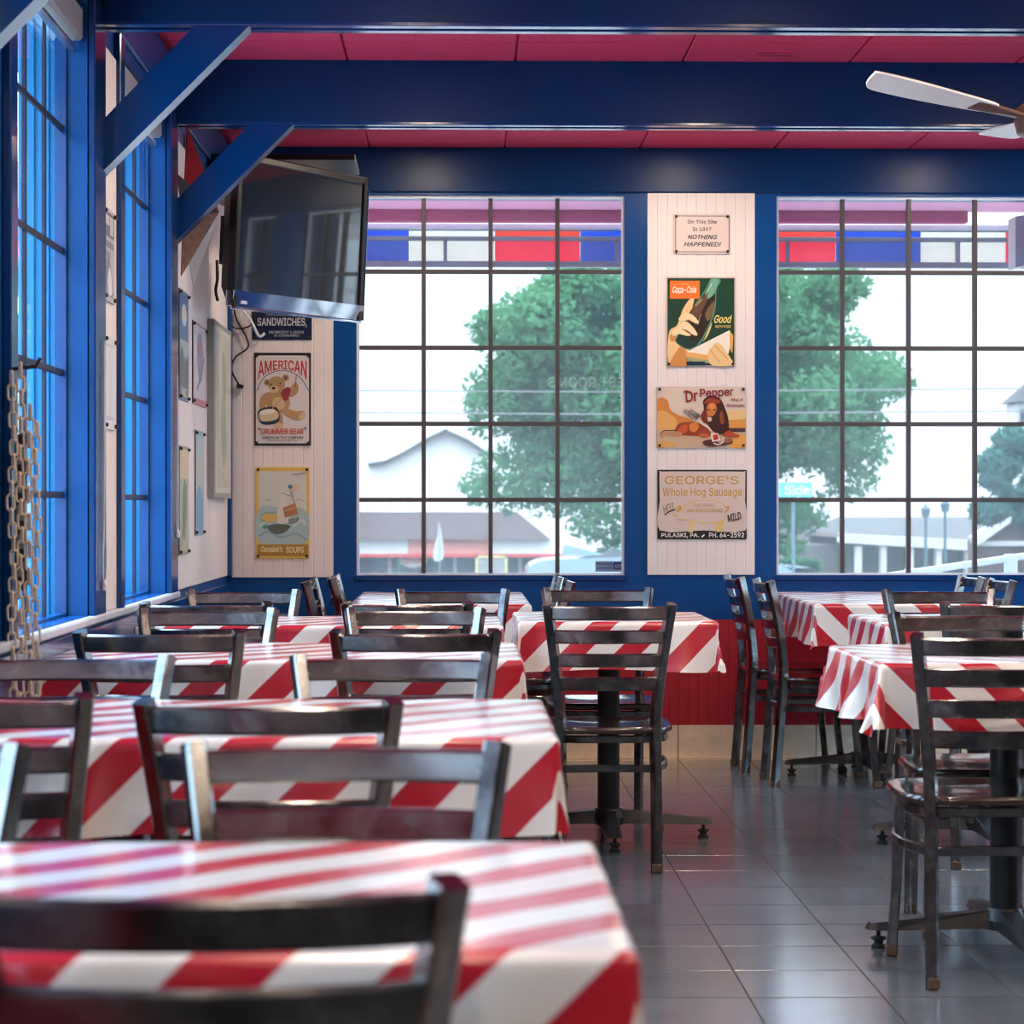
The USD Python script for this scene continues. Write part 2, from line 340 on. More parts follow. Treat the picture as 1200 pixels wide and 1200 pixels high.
for a, b in bays[2:]: window(PL, a, b, SILL, WTOP, 4, 5, .07, False)
window(PB, W8[0], W8[1], SILL, WTOP, 2, 5, .03, False, 'window_glass', 'frame_light', -.014, .018, 'muntin')

window(lambda u, d, z: (XR + d, u, z), 7.0, 9.6, SILL, WTOP, 8, 5, .06, False)
# ---- floor: grout bed, tiles
TP, TX, TY = .3135, .985, 5.363
fl = obj('floor', bx(XL - .1, XR + .1, YR - .1, YB + .1, -.2, -.0009), 'grout', kind='structure')
def tile(x0, x1, y0, y1, z0, z1, b=.0006):
    return hull([(x0, y0, z0), (x1, y0, z0), (x1, y1, z0), (x0, y1, z0), (x0, y0, z1 - b), (x1, y0, z1 - b), (x1, y1, z1 - b), (x0, y1, z1 - b),
                 (x0 + b, y0 + b, z1), (x1 - b, y0 + b, z1), (x1 - b, y1 - b, z1), (x0 + b, y1 - b, z1)])
rest = []; gy_end = YB - .045
for i in range(-7, 13):
    for j in range(-23, 18):
        x0, x1 = max(TX + i * TP + .0018, XL), min(TX + (i + 1) * TP - .0018, XR)
        y0, y1 = max(TY + j * TP + .0034, YR), min(TY + (j + 1) * TP - .0034, YB - .05)
        if x1 - x0 < .02 or y1 - y0 < .02: continue
        t = tile(x0, x1, y0, y1, -.01, rng.uniform(-.0002, .0002))
        if -.3 < x0 < 2.45 and 4.7 < y0 and x0 < .2695 * (y1 + .1): obj('tile', t, ('tile_grey', 'tile_grey_b', 'tile_grey_c')[rng.integers(3)], fl)
        else: rest.append(t)
obj('tiles', cat_(rest), 'tile_grey', fl, kind='stuff')
for i in range(-7, 13):
    x0, x1 = max(TX + i * TP + .0015, XL), min(TX + (i + 1) * TP - .0015, XR)
    if x1 - x0 > .02: obj('border_tile', tile(x0, x1, YB - .047, YB - .011, -.01, .0), 'tile_beige', fl)
# ---- tiled baseboards
bb = obj('baseboard_back', bx(XL, XR, YB - .006, YB, 0, .155), 'grout_beige', kind='structure')
for i in range(-7, 13):
    x0, x1 = max(TX + i * TP + .0018, XL + .01), min(TX + (i + 1) * TP - .0018, XR)
    if x1 - x0 > .02: obj('tile', bx(x0, x1, YB - .012, YB - .004, .002, .153, .0015), 'tile_beige', bb)
bl = obj('baseboard_left', bx(XL, XL + .006, YR, YB, 0, .10), 'grout_beige', kind='structure')
obj('tiles', cat_([bx(XL + .004, XL + .012, TY + j * TP + .002, min(TY + (j + 1) * TP - .002, YB - .015), .002, .098, .0015) for j in range(-22, 17)]), 'tile_beige', bl, kind='stuff')

# ---- ceiling: grid and lay-in tiles
ce = obj('ceiling', bx(-1.25, XR + .2, YR - .2, YB + .22, ZC + .012, ZC + .30), 'ceiling_seam', kind='structure')
CP = .612
for i in range(-2, 9):
    for j in range(-8, 5):
        x0, x1 = max(-.413 + i * CP + .004, XL), min(-.413 + (i + 1) * CP - .004, XR)
        y0, y1 = max(8.09 + j * 2 * CP + .004, YR), min(8.09 + (j + 1) * 2 * CP - .004, YB)
        if x1 - x0 < .03 or y1 - y0 < .03: continue
        obj('tile', bx(x0, x1, y0, y1, ZC, ZC + .014, .003), 'ceiling_red', ce)
vent = thing('ceiling_vent', 'small slotted red vent let into the red ceiling between the two blue beams', 'vent', (at(909, 8.3), 8.28, ZC))
obj('frame', bx(-.065, .065, -.02, .02, -.006, .0, .002), 'ceiling_red', vent)
obj('slot', bx(-.055, .055, -.004, .004, -.008, -.005), 'star_dark', vent)

# ---- beams with braces
def beam(y, label, x1=XR):
    t = thing('ceiling_beam', label, 'beam', (0, y, 0))
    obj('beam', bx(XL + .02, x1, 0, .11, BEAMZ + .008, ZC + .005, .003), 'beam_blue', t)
    for a0, a1 in ((0, .040), (.070, .11)): obj('edge_board', bx(XL + .02, x1, a0, a1, BEAMZ, BEAMZ + .012, .002), 'blue_gloss', t)
    a = .105 * math.sqrt(2)
    pts = []
    for yy in (.012, .098):
        pts += [(XL + .012, yy, 2.105), (XL + .012, yy, 2.105 + a), (XL + .012 + .43 - a, yy, BEAMZ + .01), (XL + .012 + .44, yy, BEAMZ + .01)]
    m = hull(pts)
    obj('brace', m, 'blue_gloss', t)
    return t
beam(8.43, 'blue ceiling beam nearest the window wall, its diagonal brace rising in front of the television')
beam(6.70, 'blue ceiling beam along the top edge of the view, its long diagonal brace rising from the left wall')
beam(4.98, 'blue ceiling beam whose diagonal brace end shows at the top left corner')
beam(3.26, 'blue ceiling beam overhead behind the top left brace'); beam(1.54, 'blue ceiling beam close above the camera')

# ---- downlights
def downlight(x, y, i, j):
    lab = f'warm ceiling downlight, {ORD4[i]} from the left, {ORD6[j]} row from the window wall'
    t = thing('ceiling_downlight', lab, 'downlight', (x, y, ZC))
    obj('trim_ring', lathe([(.055, -.001), (.085, -.001), (.085, -.006), (.058, -.010), (.055, -.001)], 20), 'lamp_trim', t, smooth=30)
    obj('lens', lathe([(0, -.004), (.055, -.004), (.055, -.001), (0, -.001)], 20), 'lamp_glow', t)
    L = UsdLux.DiskLight.Define(stage, f'/World/lamps/{numbered("/World/lamps", "downlight")}')
    L.AddTranslateOp().Set(Gf.Vec3d(x, y, ZC - .014)); L.CreateRadiusAttr(.055); L.CreateIntensityAttr(LAMP * 60)
    L.CreateColorAttr(Gf.Vec3f(*LAMP_COLOR))
UsdGeom.Xform.Define(stage, '/World/lamps')
ORD4 = ('first', 'second', 'third', 'fourth'); ORD6 = ORD4 + ('fifth', 'sixth')
for j, y in enumerate((9.80, 6.95, 5.25, 3.52, 1.80, .05)):
    for i, x in enumerate((-.15, 1.02, 2.2, 3.4)): downlight(x, y, i, j)

# ------------------------------------------------------------------ chairs
def chair(loc, rz, label):
    t = thing('dining_chair', label, 'chair', loc, rz)
    S = 14
    for s in (-1, 1):
        path = crom([(s * .150, -.222, .0), (s * .150, -.207, .20), (s * .149, -.190, .42), (s * .152, -.190, .52), (s * .170, -.212, .68), (s * .193, -.252, .842)], 3)
        obj('leg', sweep(path, [(px_ * math.cos(s * .42) - py_ * math.sin(s * .42), px_ * math.sin(s * .42) + py_ * math.cos(s * .42)) for px_, py_ in rect(.028, .034, .004)], (0, 1, 0)), 'gunmetal', t, smooth=40, label='rear leg that runs up as the back post')
        obj('leg', sweep([(s * .186, .190, 0), (s * .176, .170, .2), (s * .168, .160, .425)], rect(.025, .028, .004), (0, 1, 0)), 'gunmetal', t, smooth=40)
    for s, y, x in ((-1, -.222, .150), (1, -.222, .150), (-1, .190, .186), (1, .190, .186)):
        obj('foot_cap', bx(s * x - .0145, s * x + .0145, y - .0195, y + .0195, 0, .030, .005), 'foot_cap', t)
    wl_ = []
    for zc in (.590, .664, .738, .812):
        k = (zc - .52) / .32; xh = .152 + .041 * k - .008; yc = -.190 - .062 * k ** 1.15
        u = np.linspace(-1, 1, 9)
        path = np.c_[u * xh, yc - .030 * (1 - u * u), np.full(9, zc)]
        obj('slat', sweep(path, rect(.014, .043, .005), (0, 0, 1)), 'gunmetal', t, smooth=40)
        for s in (-1, 1): wl_.append(moved(trimesh.creation.icosphere(1, .0075), (s * (xh - .006), yc + .006, zc - .008)))
    obj('weld', cat_(wl_), 'weld', t, kind='stuff')
    # saddle seat
    n = 28; P = []
    ang = np.linspace(0, 2 * np.pi, n, endpoint=False)
    sq = lambda c, p: np.sign(c) * np.abs(c) ** p
    rim = np.c_[.212 * sq(np.cos(ang), .45) * (1 - .06 * (np.sin(ang) < 0) * -np.sin(ang)), .205 * sq(np.sin(ang), .45) - .0]
    rings = [(1.0, .428), (1.01, .437), (.985, .446), (.90, .447), (.65, .440), (.3, .437)]
    v = [np.array([0, 0, .424])]; 
    allr = [(.95, .424)] + rings
    V = np.vstack([np.c_[rim * a, np.full(n, z)] for a, z in allr]); F = []
    for r in range(len(allr) - 1):
        for j in range(n):
            q = [r * n + j, r * n + (j + 1) % n, (r + 1) * n + (j + 1) % n, (r + 1) * n + j]; F += [q[:3], [q[0], q[2], q[3]]]
    V = np.vstack([V, [0, 0, .424], [0, 0, .437]]); L0 = (len(allr) - 1) * n
    for j in range(n): F += [[len(V) - 2, (j + 1) % n, j], [len(V) - 1, L0 + j, L0 + (j + 1) % n]]
    seat = trimesh.Trimesh(V, F, process=False); seat.apply_translation((0, 0, .006))
    obj('seat', seat, 'seat_wood', t, smooth=50)
    loop = np.vstack([rim * .90, rim[:2] * .90]); loop = np.c_[loop, np.full(len(loop), .414)]
    obj('seat_frame', sweep(loop, rect(.018, .024, .003)), 'gunmetal', t, smooth=40)
    # stretcher ring
    obj('stretcher', sweep(crom([(-.15, -.195, .322), (0, -.180, .322), (.15, -.195, .322)], 4), rect(.012, .024, .003)), 'gunmetal', t, smooth=40)
    for s in (-1, 1):
        obj('stretcher', sweep(crom([(s * .152, -.195, .322), (s * .190, -.06, .322), (s * .197, .08, .322), (s * .176, .165, .322)], 4), rect(.012, .024, .003)), 'gunmetal', t, smooth=40)
    return t
first_chair = None
def put_chair(x, y, rz, label):
    global first_chair
    if first_chair is None:
        first_chair = chair((x, y, 0), rz, label); return first_chair
    p = UsdGeom.Xform.Define(stage, '/World/' + numbered('/World', 'dining_chair')).GetPrim()
    p.GetReferences().AddInternalReference(first_chair.GetPath()); p.SetInstanceable(True)
    X = UsdGeom.Xformable(p); X.ClearXformOpOrder()
    X.AddTranslateOp(opSuffix='p').Set(Gf.Vec3d(x, y, 0)); X.AddRotateZOp(opSuffix='p').Set(float(rz))
    return tag(p, label, 'chair')
chairs = [
 (.462, 7.425, 0, 'black ladder-back metal chair seen whole from behind in the middle, before the small square table'),
 (.51, 8.30, 181, 'ladder-back metal chair facing the camera behind the small square middle table'),
 (-.21, 2.09, 2, 'blurred dark ladder-back chair nearest the camera, cut by the bottom edge'),
 (-.15, 2.68, 179, 'blurred ladder-back chair facing the camera over the far edge of the nearest table'),
 (-.745, 2.66, 181, 'blurred chair at the left edge behind the nearest table, only its right post showing'),
 (-.297, 3.83, 0, 'dark ladder-back chair with its back to the camera at the second table, right of two'),
 (-.79, 3.935, 0, 'dark ladder-back chair turned away at the second table, cut by the left edge'),
 (-.136, 4.42, 180, 'ladder-back chair facing the camera behind the second table, right of two'),
 (-.785, 4.42, 180, 'ladder-back chair facing the camera behind the second table, beside the hanging chain'),
 (-.11, 5.865, 0, 'dark ladder-back chair with its back to the camera at the third table, right of two'),
 (-.73, 5.865, 0, 'dark ladder-back chair with its back to the camera at the third table, left of two'),
 (-.135, 6.58, 180, 'ladder-back chair facing the camera behind the third table, right of two'),
 (-.745, 6.58, 180, 'ladder-back chair with a blue sheen facing the camera behind the third table, left of two'),
 (-.168, 7.53, 0, 'dark ladder-back chair with its back to the camera at the fourth table, right of two'),
 (-.80, 7.53, 0, 'dark ladder-back chair with its back to the camera at the fourth table, left of two'),
 (-.03, 8.15, 180, 'ladder-back chair facing the camera behind the fourth table, in front of the left window table'),
 (-.786, 8.13, 180, 'ladder-back chair facing the camera behind the fourth table, under the posters by the left wall'),
 (-.37, 9.50, -91, 'chair turned sideways left of the left window table, nearer of two'),
 (-.30, 10.06, -89, 'chair turned sideways left of the left window table, nearer the window wall'),
 (.19, 9.52, 91, 'chair turned sideways right of the left window table, nearer of two'),
 (.18, 10.05, 90, 'chair turned sideways right of the left window table, nearer the window wall'),
 (1.44, 10.06, -88, 'chair seen from the side left of the right window table, nearer the window wall'),
 (1.50, 9.54, -89, 'chair seen from the side left of the right window table, nearer of two'),
 (1.98, 10.04, 90, 'chair turned sideways right of the right window table, nearer the window wall'),
 (2.00, 9.57, 91, 'chair turned sideways right of the right window table, nearer of two'),
 (1.735, 8.10, 180, 'ladder-back chair facing the camera behind the middle table of the right row'),
 (1.71, 7.47, 0, 'dark ladder-back chair turned away from the camera at the middle table of the right row'),
 (1.415, 6.25, 180, 'ladder-back chair facing the camera behind the nearest table of the right row'),
 (1.275, 5.665, -2, 'large dark ladder-back chair with glossy seat at the right edge, before the nearest right table'),
]
for c in chairs: put_chair(*c)

# ------------------------------------------------------------------ tables and cloths
TZ = .762
def table(x0, x1, y0, y1, label, arm=.36, col=None):
    cx, cy = col or ((x0 + x1) / 2, (y0 + y1) / 2)
    t = thing('pedestal_table', label, 'table', (cx, cy, 0))
    obj('tabletop', bx(x0 - cx, x1 - cx, y0 - cy, y1 - cy, TZ - .036, TZ - .003, .008), 'seat_wood', t)
    obj('column', lathe([(0, .06), (.038, .06), (.038, TZ - .06), (.06, TZ - .045), (.06, TZ - .036), (0, TZ - .036)], 20), 'cast_iron', t, smooth=35)
    obj('hub', lathe([(0, .05), (.055, .05), (.060, .075), (.045, .105), (0, .105)], 20), 'cast_iron', t, smooth=35)
    for k in range(4):
        a = hull([(.03, -.036, .055), (.03, .036, .055), (.03, -.022, .10), (.03, .022, .10), (arm, -.020, .050), (arm, .020, .050), (arm - .01, -.014, .066), (arm - .01, .014, .066), (arm - .03, -.026, .048), (arm - .03, .026, .048)])
        obj('base_arm', moved(a, rz=90 * k), 'cast_iron', t)
        g = lathe([(0, 0), (.019, 0), (.019, .007), (.012, .012), (.012, .018), (.02, .024), (.02, .028), (.006, .032), (.006, .05), (0, .05)], 14)
        obj('glide', moved(moved(g, (arm - .032, 0, 0)), rz=90 * k), 'rubber', t, smooth=35)
    return t
def cloth(x0, x1, y0, y1, label, o=.17, flip=False, seed=0, phase=0.0, amp=1.0):
    r_ = np.random.default_rng(seed); W, D = x1 - x0, y1 - y0; cx, cy = (x0 + x1) / 2, (y0 + y1) / 2
    def axis(L):
        fl = np.r_[-o, -o * .85, -o * .7, -o * .55, -o * .4, -o * .28, -o * .17, -.018, -.012, -.006, 0]
        mid = np.linspace(0, L, 2 + int(L / .022))[1:-1]
        return np.r_[fl, mid, L - fl[::-1]]
    us, vs = axis(W), axis(D); U, V = np.meshgrid(us, vs, indexing='ij')
    ex = np.where(U < 0, -U, np.where(U > W, U - W, 0.0)); ey = np.where(V < 0, -V, np.where(V > D, V - D, 0.0))
    sx = np.where(U < W / 2, -1.0, 1.0); sy = np.where(V < D / 2, -1.0, 1.0)
    e = (ex ** 5 + ey ** 5) ** (1 / 5)
    R = .013; arc = R * math.pi / 2
    ang = np.clip(e / R, 0, math.pi / 2)
    out = np.where(e < arc, R * np.sin(ang), R); drop = np.where(e < arc, R * (1 - np.cos(ang)), R + e - arc)
    nrm = np.hypot(ex, ey) + 1e-9; dx, dy = ex / nrm, ey / nrm
    corner = np.minimum(ex, ey) / o
    ph = r_.uniform(0, 6.28, 8)
    d = drop / o
    s = np.where(ex > ey, V, U + 3.0)
    rip = amp * d ** 1.3 * (.010 * np.sin(s * 17 + ph[0]) + .007 * np.sin(s * 31 + ph[1]) + .006)
    flare = (.030 if amp > 1 else .012) * corner ** .8 * d + np.clip(rip, -.004, .05)
    out = out + flare
    # a soft fold beside each corner
    tx = np.clip(U, 0, W); ty = np.clip(V, 0, D)
    X = x0 + tx + sx * dx * out; Y = y0 + ty + sy * dy * out
    Z = TZ + .001 - drop * (1 - .06 * corner) + (e == 0) * .0014 * np.sin(U * 19 + ph[2]) * np.sin(V * 14 + ph[3])
    Z += (e > arc) * .006 * d * np.sin(s * 9 + ph[4])
    nu, nv = U.shape; v = np.stack([X, Y, Z], -1).reshape(-1, 3)
    v = v - [cx, cy, 0]
    idx = np.arange(nu * nv).reshape(nu, nv)
    f = np.vstack([np.c_[idx[:-1, :-1].ravel(), idx[1:, :-1].ravel(), idx[1:, 1:].ravel()], np.c_[idx[:-1, :-1].ravel(), idx[1:, 1:].ravel(), idx[:-1, 1:].ravel()]])
    uv = np.c_[(-U if flip else U).ravel() + phase + 5, V.ravel()]
    P = UsdGeom.Xform.Define(stage, '/World/' + numbered('/World', 'tablecloth')); P.AddTranslateOp().Set(Gf.Vec3d(cx, cy, 0))
    tag(P.GetPrim(), label, 'tablecloth')
    # thickness: a second sheet just beneath, joined at the hem
    n = len(v); nr = meshkit.arrays((v, f), True)[2]
    v2 = v - nr * .0012
    rimi = np.r_[idx[0, :], idx[1:, -1], idx[-1, -2::-1], idx[-2:0:-1, 0]]; q = np.roll(rimi, -1)
    f2 = np.vstack([f, f[:, ::-1] + n, np.c_[rimi, q + n, q], np.c_[rimi, rimi + n, q + n]])
    obj('cloth', (np.vstack([v, v2]), f2), 'oilcloth', P.GetPrim(), smooth=True, uv=np.vstack([uv, uv]))
tables = [
 (-1.03, .140, 1.97, 2.61, 'nearest table', 'long pedestal table nearest the camera at lower left', 'red and white striped oilcloth nearest the camera, blurred across the lower left', False, .03),
 (-1.03, .150, 3.80, 4.55, 'second', 'long pedestal table second from the camera in the left row', 'striped oilcloth on the second table of the left row, drooping red corner above the floor', False, .00),
 (-1.03, .145, 5.73, 6.46, 'third', 'long pedestal table third from the camera in the left row', 'striped oilcloth on the third table of the left row', False, .05),
 (-1.03, .125, 7.40, 8.06, 'fourth', 'long pedestal table fourth from the camera in the left row', 'striped oilcloth on the fourth table of the left row, before the corner chairs', False, .02),
 (-.43, .265, 9.02, 10.33, 'window left', 'pedestal table standing end-on under the left window', 'striped oilcloth on the table under the left window', False, .06),
 (.200, .842, 7.64, 8.38, 'middle', 'small square pedestal table in the middle, dark column with cross base', 'striped oilcloth on the small square table in the middle', False, .055),
 (1.395, 2.09, 9.03, 10.33, 'window right', 'pedestal table standing end-on under the right window', 'striped oilcloth on the table under the right window, stripes leaning left', True, .03),
 (1.385, 2.13, 7.45, 8.17, 'right mid', 'middle pedestal table of the right row', 'striped oilcloth on the middle table of the right row, pale lilac side', True, .00),
 (1.025, 1.785, 5.58, 6.34, 'right near', 'nearest pedestal table of the right row with black cross base', 'striped oilcloth with rippling corner on the nearest table of the right row', True, .015),
]
for i, (x0, x1, y0, y1, _, la, lb, fl_, ph) in enumerate(tables):
    col = {4: (-.08, 9.79), 6: (1.735, 9.80), 5: (.51, 7.97), 8: (1.41, 5.965)}.get(i)
    table(x0, x1, y0, y1, la, .28 if i == 0 else .36, col)
    cloth(x0, x1, y0, y1, lb, flip=fl_, seed=10 + i, phase=ph, amp=2.2 if i == 8 else 1.0)

# ------------------------------------------------------------------ posters
def inks(shapes, mp, nrm, step=.00012):
    """flat print: polygons in the sheet's drawing coordinates -> one mesh with per vertex ink"""
    V, F, C, n, k = [], [], [], 0, 1
    for col, g in shapes:
        c = lin(col)
        tri = []
        if isinstance(g, trimesh.Trimesh):
            keep = g.face_normals[:, 2] > .5
            vv, ff = g.vertices[:, :2], g.faces[keep]
        else:
            vs, fs, m0 = [], [], 0
            for p in getattr(g, 'geoms', [g]):
                if p.is_empty or p.area < 1e-9: continue
                a, b = trimesh.creation.triangulate_polygon(p, engine='earcut')
                vs.append(a); fs.append(b + m0); m0 += len(a)
            if not vs: continue
            vv, ff = np.vstack(vs), np.vstack(fs)
        w = mp(vv) + np.asarray(nrm) * step * k; k += 1
        fn = np.cross(w[ff[:, 1]] - w[ff[:, 0]], w[ff[:, 2]] - w[ff[:, 0]]) @ np.asarray(nrm)
        ff = np.where(fn[:, None] < 0, ff[:, ::-1], ff)
        V.append(w); F.append(ff + n); C.append(np.tile(c, (len(w), 1))); n += len(w)
    return (np.vstack(V), np.vstack(F)), np.vstack(C)
def txt(s, x0, y0, x1, y1, col, bold=False, shear=0.0, rot=0.0, arc=0.0):
    """lettering fitted to a box, drawing coordinates (y down)"""
    m = meshkit.text_mesh(s, 1.0, .1, bold); m.apply_translation(-m.bounds[0])
    v = m.vertices.copy(); w, h = m.bounds[1][0], m.bounds[1][1]
    v[:, 0] += shear * (v[:, 1] - h / 2)
    lo, hi = v[:, 0].min(), v[:, 0].max(); X = (v[:, 0] - lo) / (hi - lo); Y = v[:, 1] / h
    px = x0 + X * (x1 - x0); py = y1 - Y * (y1 - y0)
    if arc: py = py + arc * (2 * X - 1) ** 2 * (1 - Y)
    if rot:
        cx, cy = (x0 + x1) / 2, (y0 + y1) / 2; c, s_ = math.cos(math.radians(rot)), math.sin(math.radians(rot))
        px, py = cx + (px - cx) * c - (py - cy) * s_, cy + (px - cx) * s_ + (py - cy) * c
    up = m.face_normals[:, 2] > .5
    t = trimesh.Trimesh(np.c_[px, py, np.zeros(len(px))], m.faces[up], process=False)
    fl_ = np.cross(t.vertices[t.faces[:, 1]] - t.vertices[t.faces[:, 0]], t.vertices[t.faces[:, 2]] - t.vertices[t.faces[:, 0]])[:, 2] < 0
    t.faces = np.where(fl_[:, None], t.faces[:, ::-1], t.faces)
    return (col, t)
def blob(pts, n=5): return Polygon(crom(pts, n, True)).buffer(0)
def stroke(pts, w, n=5):
    from shapely.geometry import LineString
    return LineString(crom(pts, n)).buffer(w / 2, 3)
def ell(cx, cy, rx, ry, rot=0): return affinity.rotate(affinity.scale(Point(cx, cy).buffer(1, 6), rx, ry, origin=(cx, cy)), rot, origin=(cx, cy))
def R(x0, y0, x1, y1): return sbox(x0, y0, x1, y1)
def frame(x0, y0, x1, y1, w): return R(x0, y0, x1, y1).difference(R(x0 + w, y0 + w, x1 - w, y1 - w))
def poster(label, wall, box_, draw, base, shapes, name='tin_sign', cat='sign', edge='board_edge', th=.004, screws=True, rim=0.0):
    """box_: (left, bottom, right, top) in metres along the wall; draw: the drawing rectangle that fills it"""
    u0, z0, u1, z1 = box_; a0, b0, a1, b1 = draw
    off = .009
    if wall == 'back':
        O = lambda u, d, z: (u, YB - off - d, z); nrm = (0, -1, 0); piv = ((u0 + u1) / 2, YB - off, z0)
    else:
        O = lambda u, d, z: (XL + off + d, u, z); nrm = (1, 0, 0); piv = (XL + off, (u0 + u1) / 2, z0)
    piv = np.array(piv)
    def W(u, d, z): return np.array(O(u, d, z)) - piv
    t = thing(name, label, cat, piv)
    p, q = W(u0, 0, z0), W(u1, th, z1)
    obj('board', bx(p[0], q[0], p[1], q[1], p[2], q[2], .0015), edge, t)
    def mp(v):
        u = u0 + (v[:, 0] - a0) / (a1 - a0) * (u1 - u0); z = z1 - (v[:, 1] - b0) / (b1 - b0) * (z1 - z0)
        return np.array([W(uu, th, zz) for uu, zz in zip(u, z)])
    e = .002 if not rim else rim
    bg = R(a0 + (a1 - a0) * e, b0 + (b1 - b0) * e, a1 - (a1 - a0) * e, b1 - (b1 - b0) * e)
    clip = R(a0, b0, a1, b1)
    sh = [(base, bg)] + [(c, g if isinstance(g, trimesh.Trimesh) else g.intersection(clip)) for c, g in shapes]
    m, c = inks(sh, mp, nrm)
    obj('print', m, 'print_ink', t, col=c)
    if screws:
        for uu in (u0 + .012, u1 - .012):
            for zz in (z0 + .012, z1 - .012):
                p, q = W(uu - .006, 0, zz - .006), W(uu + .006, th + .010, zz + .006)
                obj('screw', bx(p[0], q[0], p[1], q[1], p[2], q[2], .003), 'screw', t)
    return t
def pxbox(x0, y0, x1, y1): return (at(x0, YB), hz(y1, YB), at(x1, YB), hz(y0, YB))
DK = (30, 26, 28)
poster('small white tin plaque reading On This Site In 1897 NOTHING HAPPENED!', 'back', pxbox(789.5, 250.5, 856, 297.5), (65, 75, 1060, 785), (222, 205, 198), [
    (DK, frame(95, 105, 1045, 752, 12)), txt('On This Site', 310, 180, 822, 250, (70, 52, 50), True), txt('In 1897', 400, 312, 728, 380, (70, 52, 50), True),
    txt('NOTHING', 312, 448, 830, 522, DK, True, .25), txt('HAPPENED!', 245, 575, 900, 652, DK, True, .25)])
SK, SKD, SKL = (232, 196, 140), (205, 140, 75), (240, 214, 170)
poster('green poster of a hand holding a bottle of cola above a sandwich', 'back', pxbox(781, 324.5, 862, 429.5), (110, 45, 920, 1095), (206, 192, 180), [
    ((20, 62, 42), R(122, 58, 908, 1082)), ((228, 116, 42), R(152, 88, 502, 300)), txt('DRINK', 280, 118, 370, 136, (245, 190, 120)),
    txt('Coca-Cola', 182, 152, 462, 232, (250, 240, 230), True, .35), ((250, 240, 230), stroke([(215, 222), (250, 232), (310, 222)], 7)),
    (SK, blob([(145, 1082), (140, 700), (235, 610), (300, 430), (380, 310), (435, 300), (420, 380), (390, 560), (330, 830), (380, 900), (350, 1082)])),
    (SKD, blob([(150, 1080), (240, 900), (300, 850), (355, 960), (345, 1082)])), (SKD, blob([(150, 740), (215, 690), (225, 780), (170, 800)])),
    (SK, blob([(560, 760), (640, 580), (632, 640), (590, 740), (540, 800)])),
    ((84, 140, 118), blob([(218, 770), (330, 560), (400, 430), (560, 200), (620, 80), (660, 52), (745, 75), (735, 120), (700, 190), (690, 380), (660, 520), (560, 740), (470, 860), (360, 895), (240, 830)])),
    ((46, 34, 24), blob([(232, 770), (340, 560), (410, 420), (560, 235), (620, 210), (680, 240), (672, 380), (640, 520), (545, 730), (470, 830), (370, 870), (262, 820)])),
    ((98, 72, 50), blob([(440, 380), (540, 270), (610, 250), (560, 380), (480, 520), (420, 560), (400, 480)])), ((120, 92, 62), blob([(585, 430), (668, 330), (655, 470), (600, 560), (565, 500)])),
    ((24, 56, 50), blob([(225, 770), (300, 720), (400, 780), (480, 830), (370, 885), (250, 830)])),
    ((108, 168, 142), blob([(630, 90), (665, 60), (720, 90), (690, 190), (655, 260), (590, 300), (600, 220)])), ((210, 215, 195), stroke([(570, 250), (610, 180), (645, 120)], 9)),
    ((175, 150, 120), stroke([(520, 480), (500, 520), (480, 600)], 10)), ((150, 128, 100), stroke([(455, 380), (500, 330), (520, 310)], 26)),
    (SKL, blob([(250, 540), (330, 470), (420, 490), (490, 575), (450, 590), (370, 545), (330, 560)])), (SKL, blob([(240, 640), (330, 565), (420, 630), (475, 720), (430, 725), (330, 660), (260, 670)])),
    (SKL, blob([(180, 680), (250, 640), (330, 670), (395, 725), (350, 735), (260, 715), (190, 740)])), ((170, 104, 60), stroke([(330, 560), (390, 560), (450, 592)], 8)), ((170, 104, 60), stroke([(290, 650), (350, 690), (400, 715)], 8)),
    ((238, 230, 214), Polygon([(335, 930), (850, 668), (890, 730), (840, 940), (650, 1060), (345, 990)])), ((225, 170, 90), Polygon([(850, 668), (895, 730), (885, 940), (860, 900)])),
    ((228, 172, 100), Polygon([(335, 920), (600, 960), (690, 1050), (350, 985)])), ((150, 170, 120), Polygon([(350, 985), (670, 1030), (690, 1065), (380, 1030)])), ((20, 50, 70), R(345, 1035, 560, 1082)),
    (SK, blob([(620, 900), (690, 820), (760, 850), (840, 960), (890, 1040), (890, 1082), (650, 1082), (590, 960)])), (SKD, stroke([(680, 850), (760, 930), (830, 1010)], 10)), (SKD, stroke([(620, 890), (690, 990), (740, 1050)], 10)),
    txt('Good', 670, 490, 880, 585, (250, 226, 130), True, .35), txt('WITH FOOD', 682, 610, 865, 642, (226, 196, 120), True)])
OR, ORD = (206, 130, 62), (150, 62, 34)
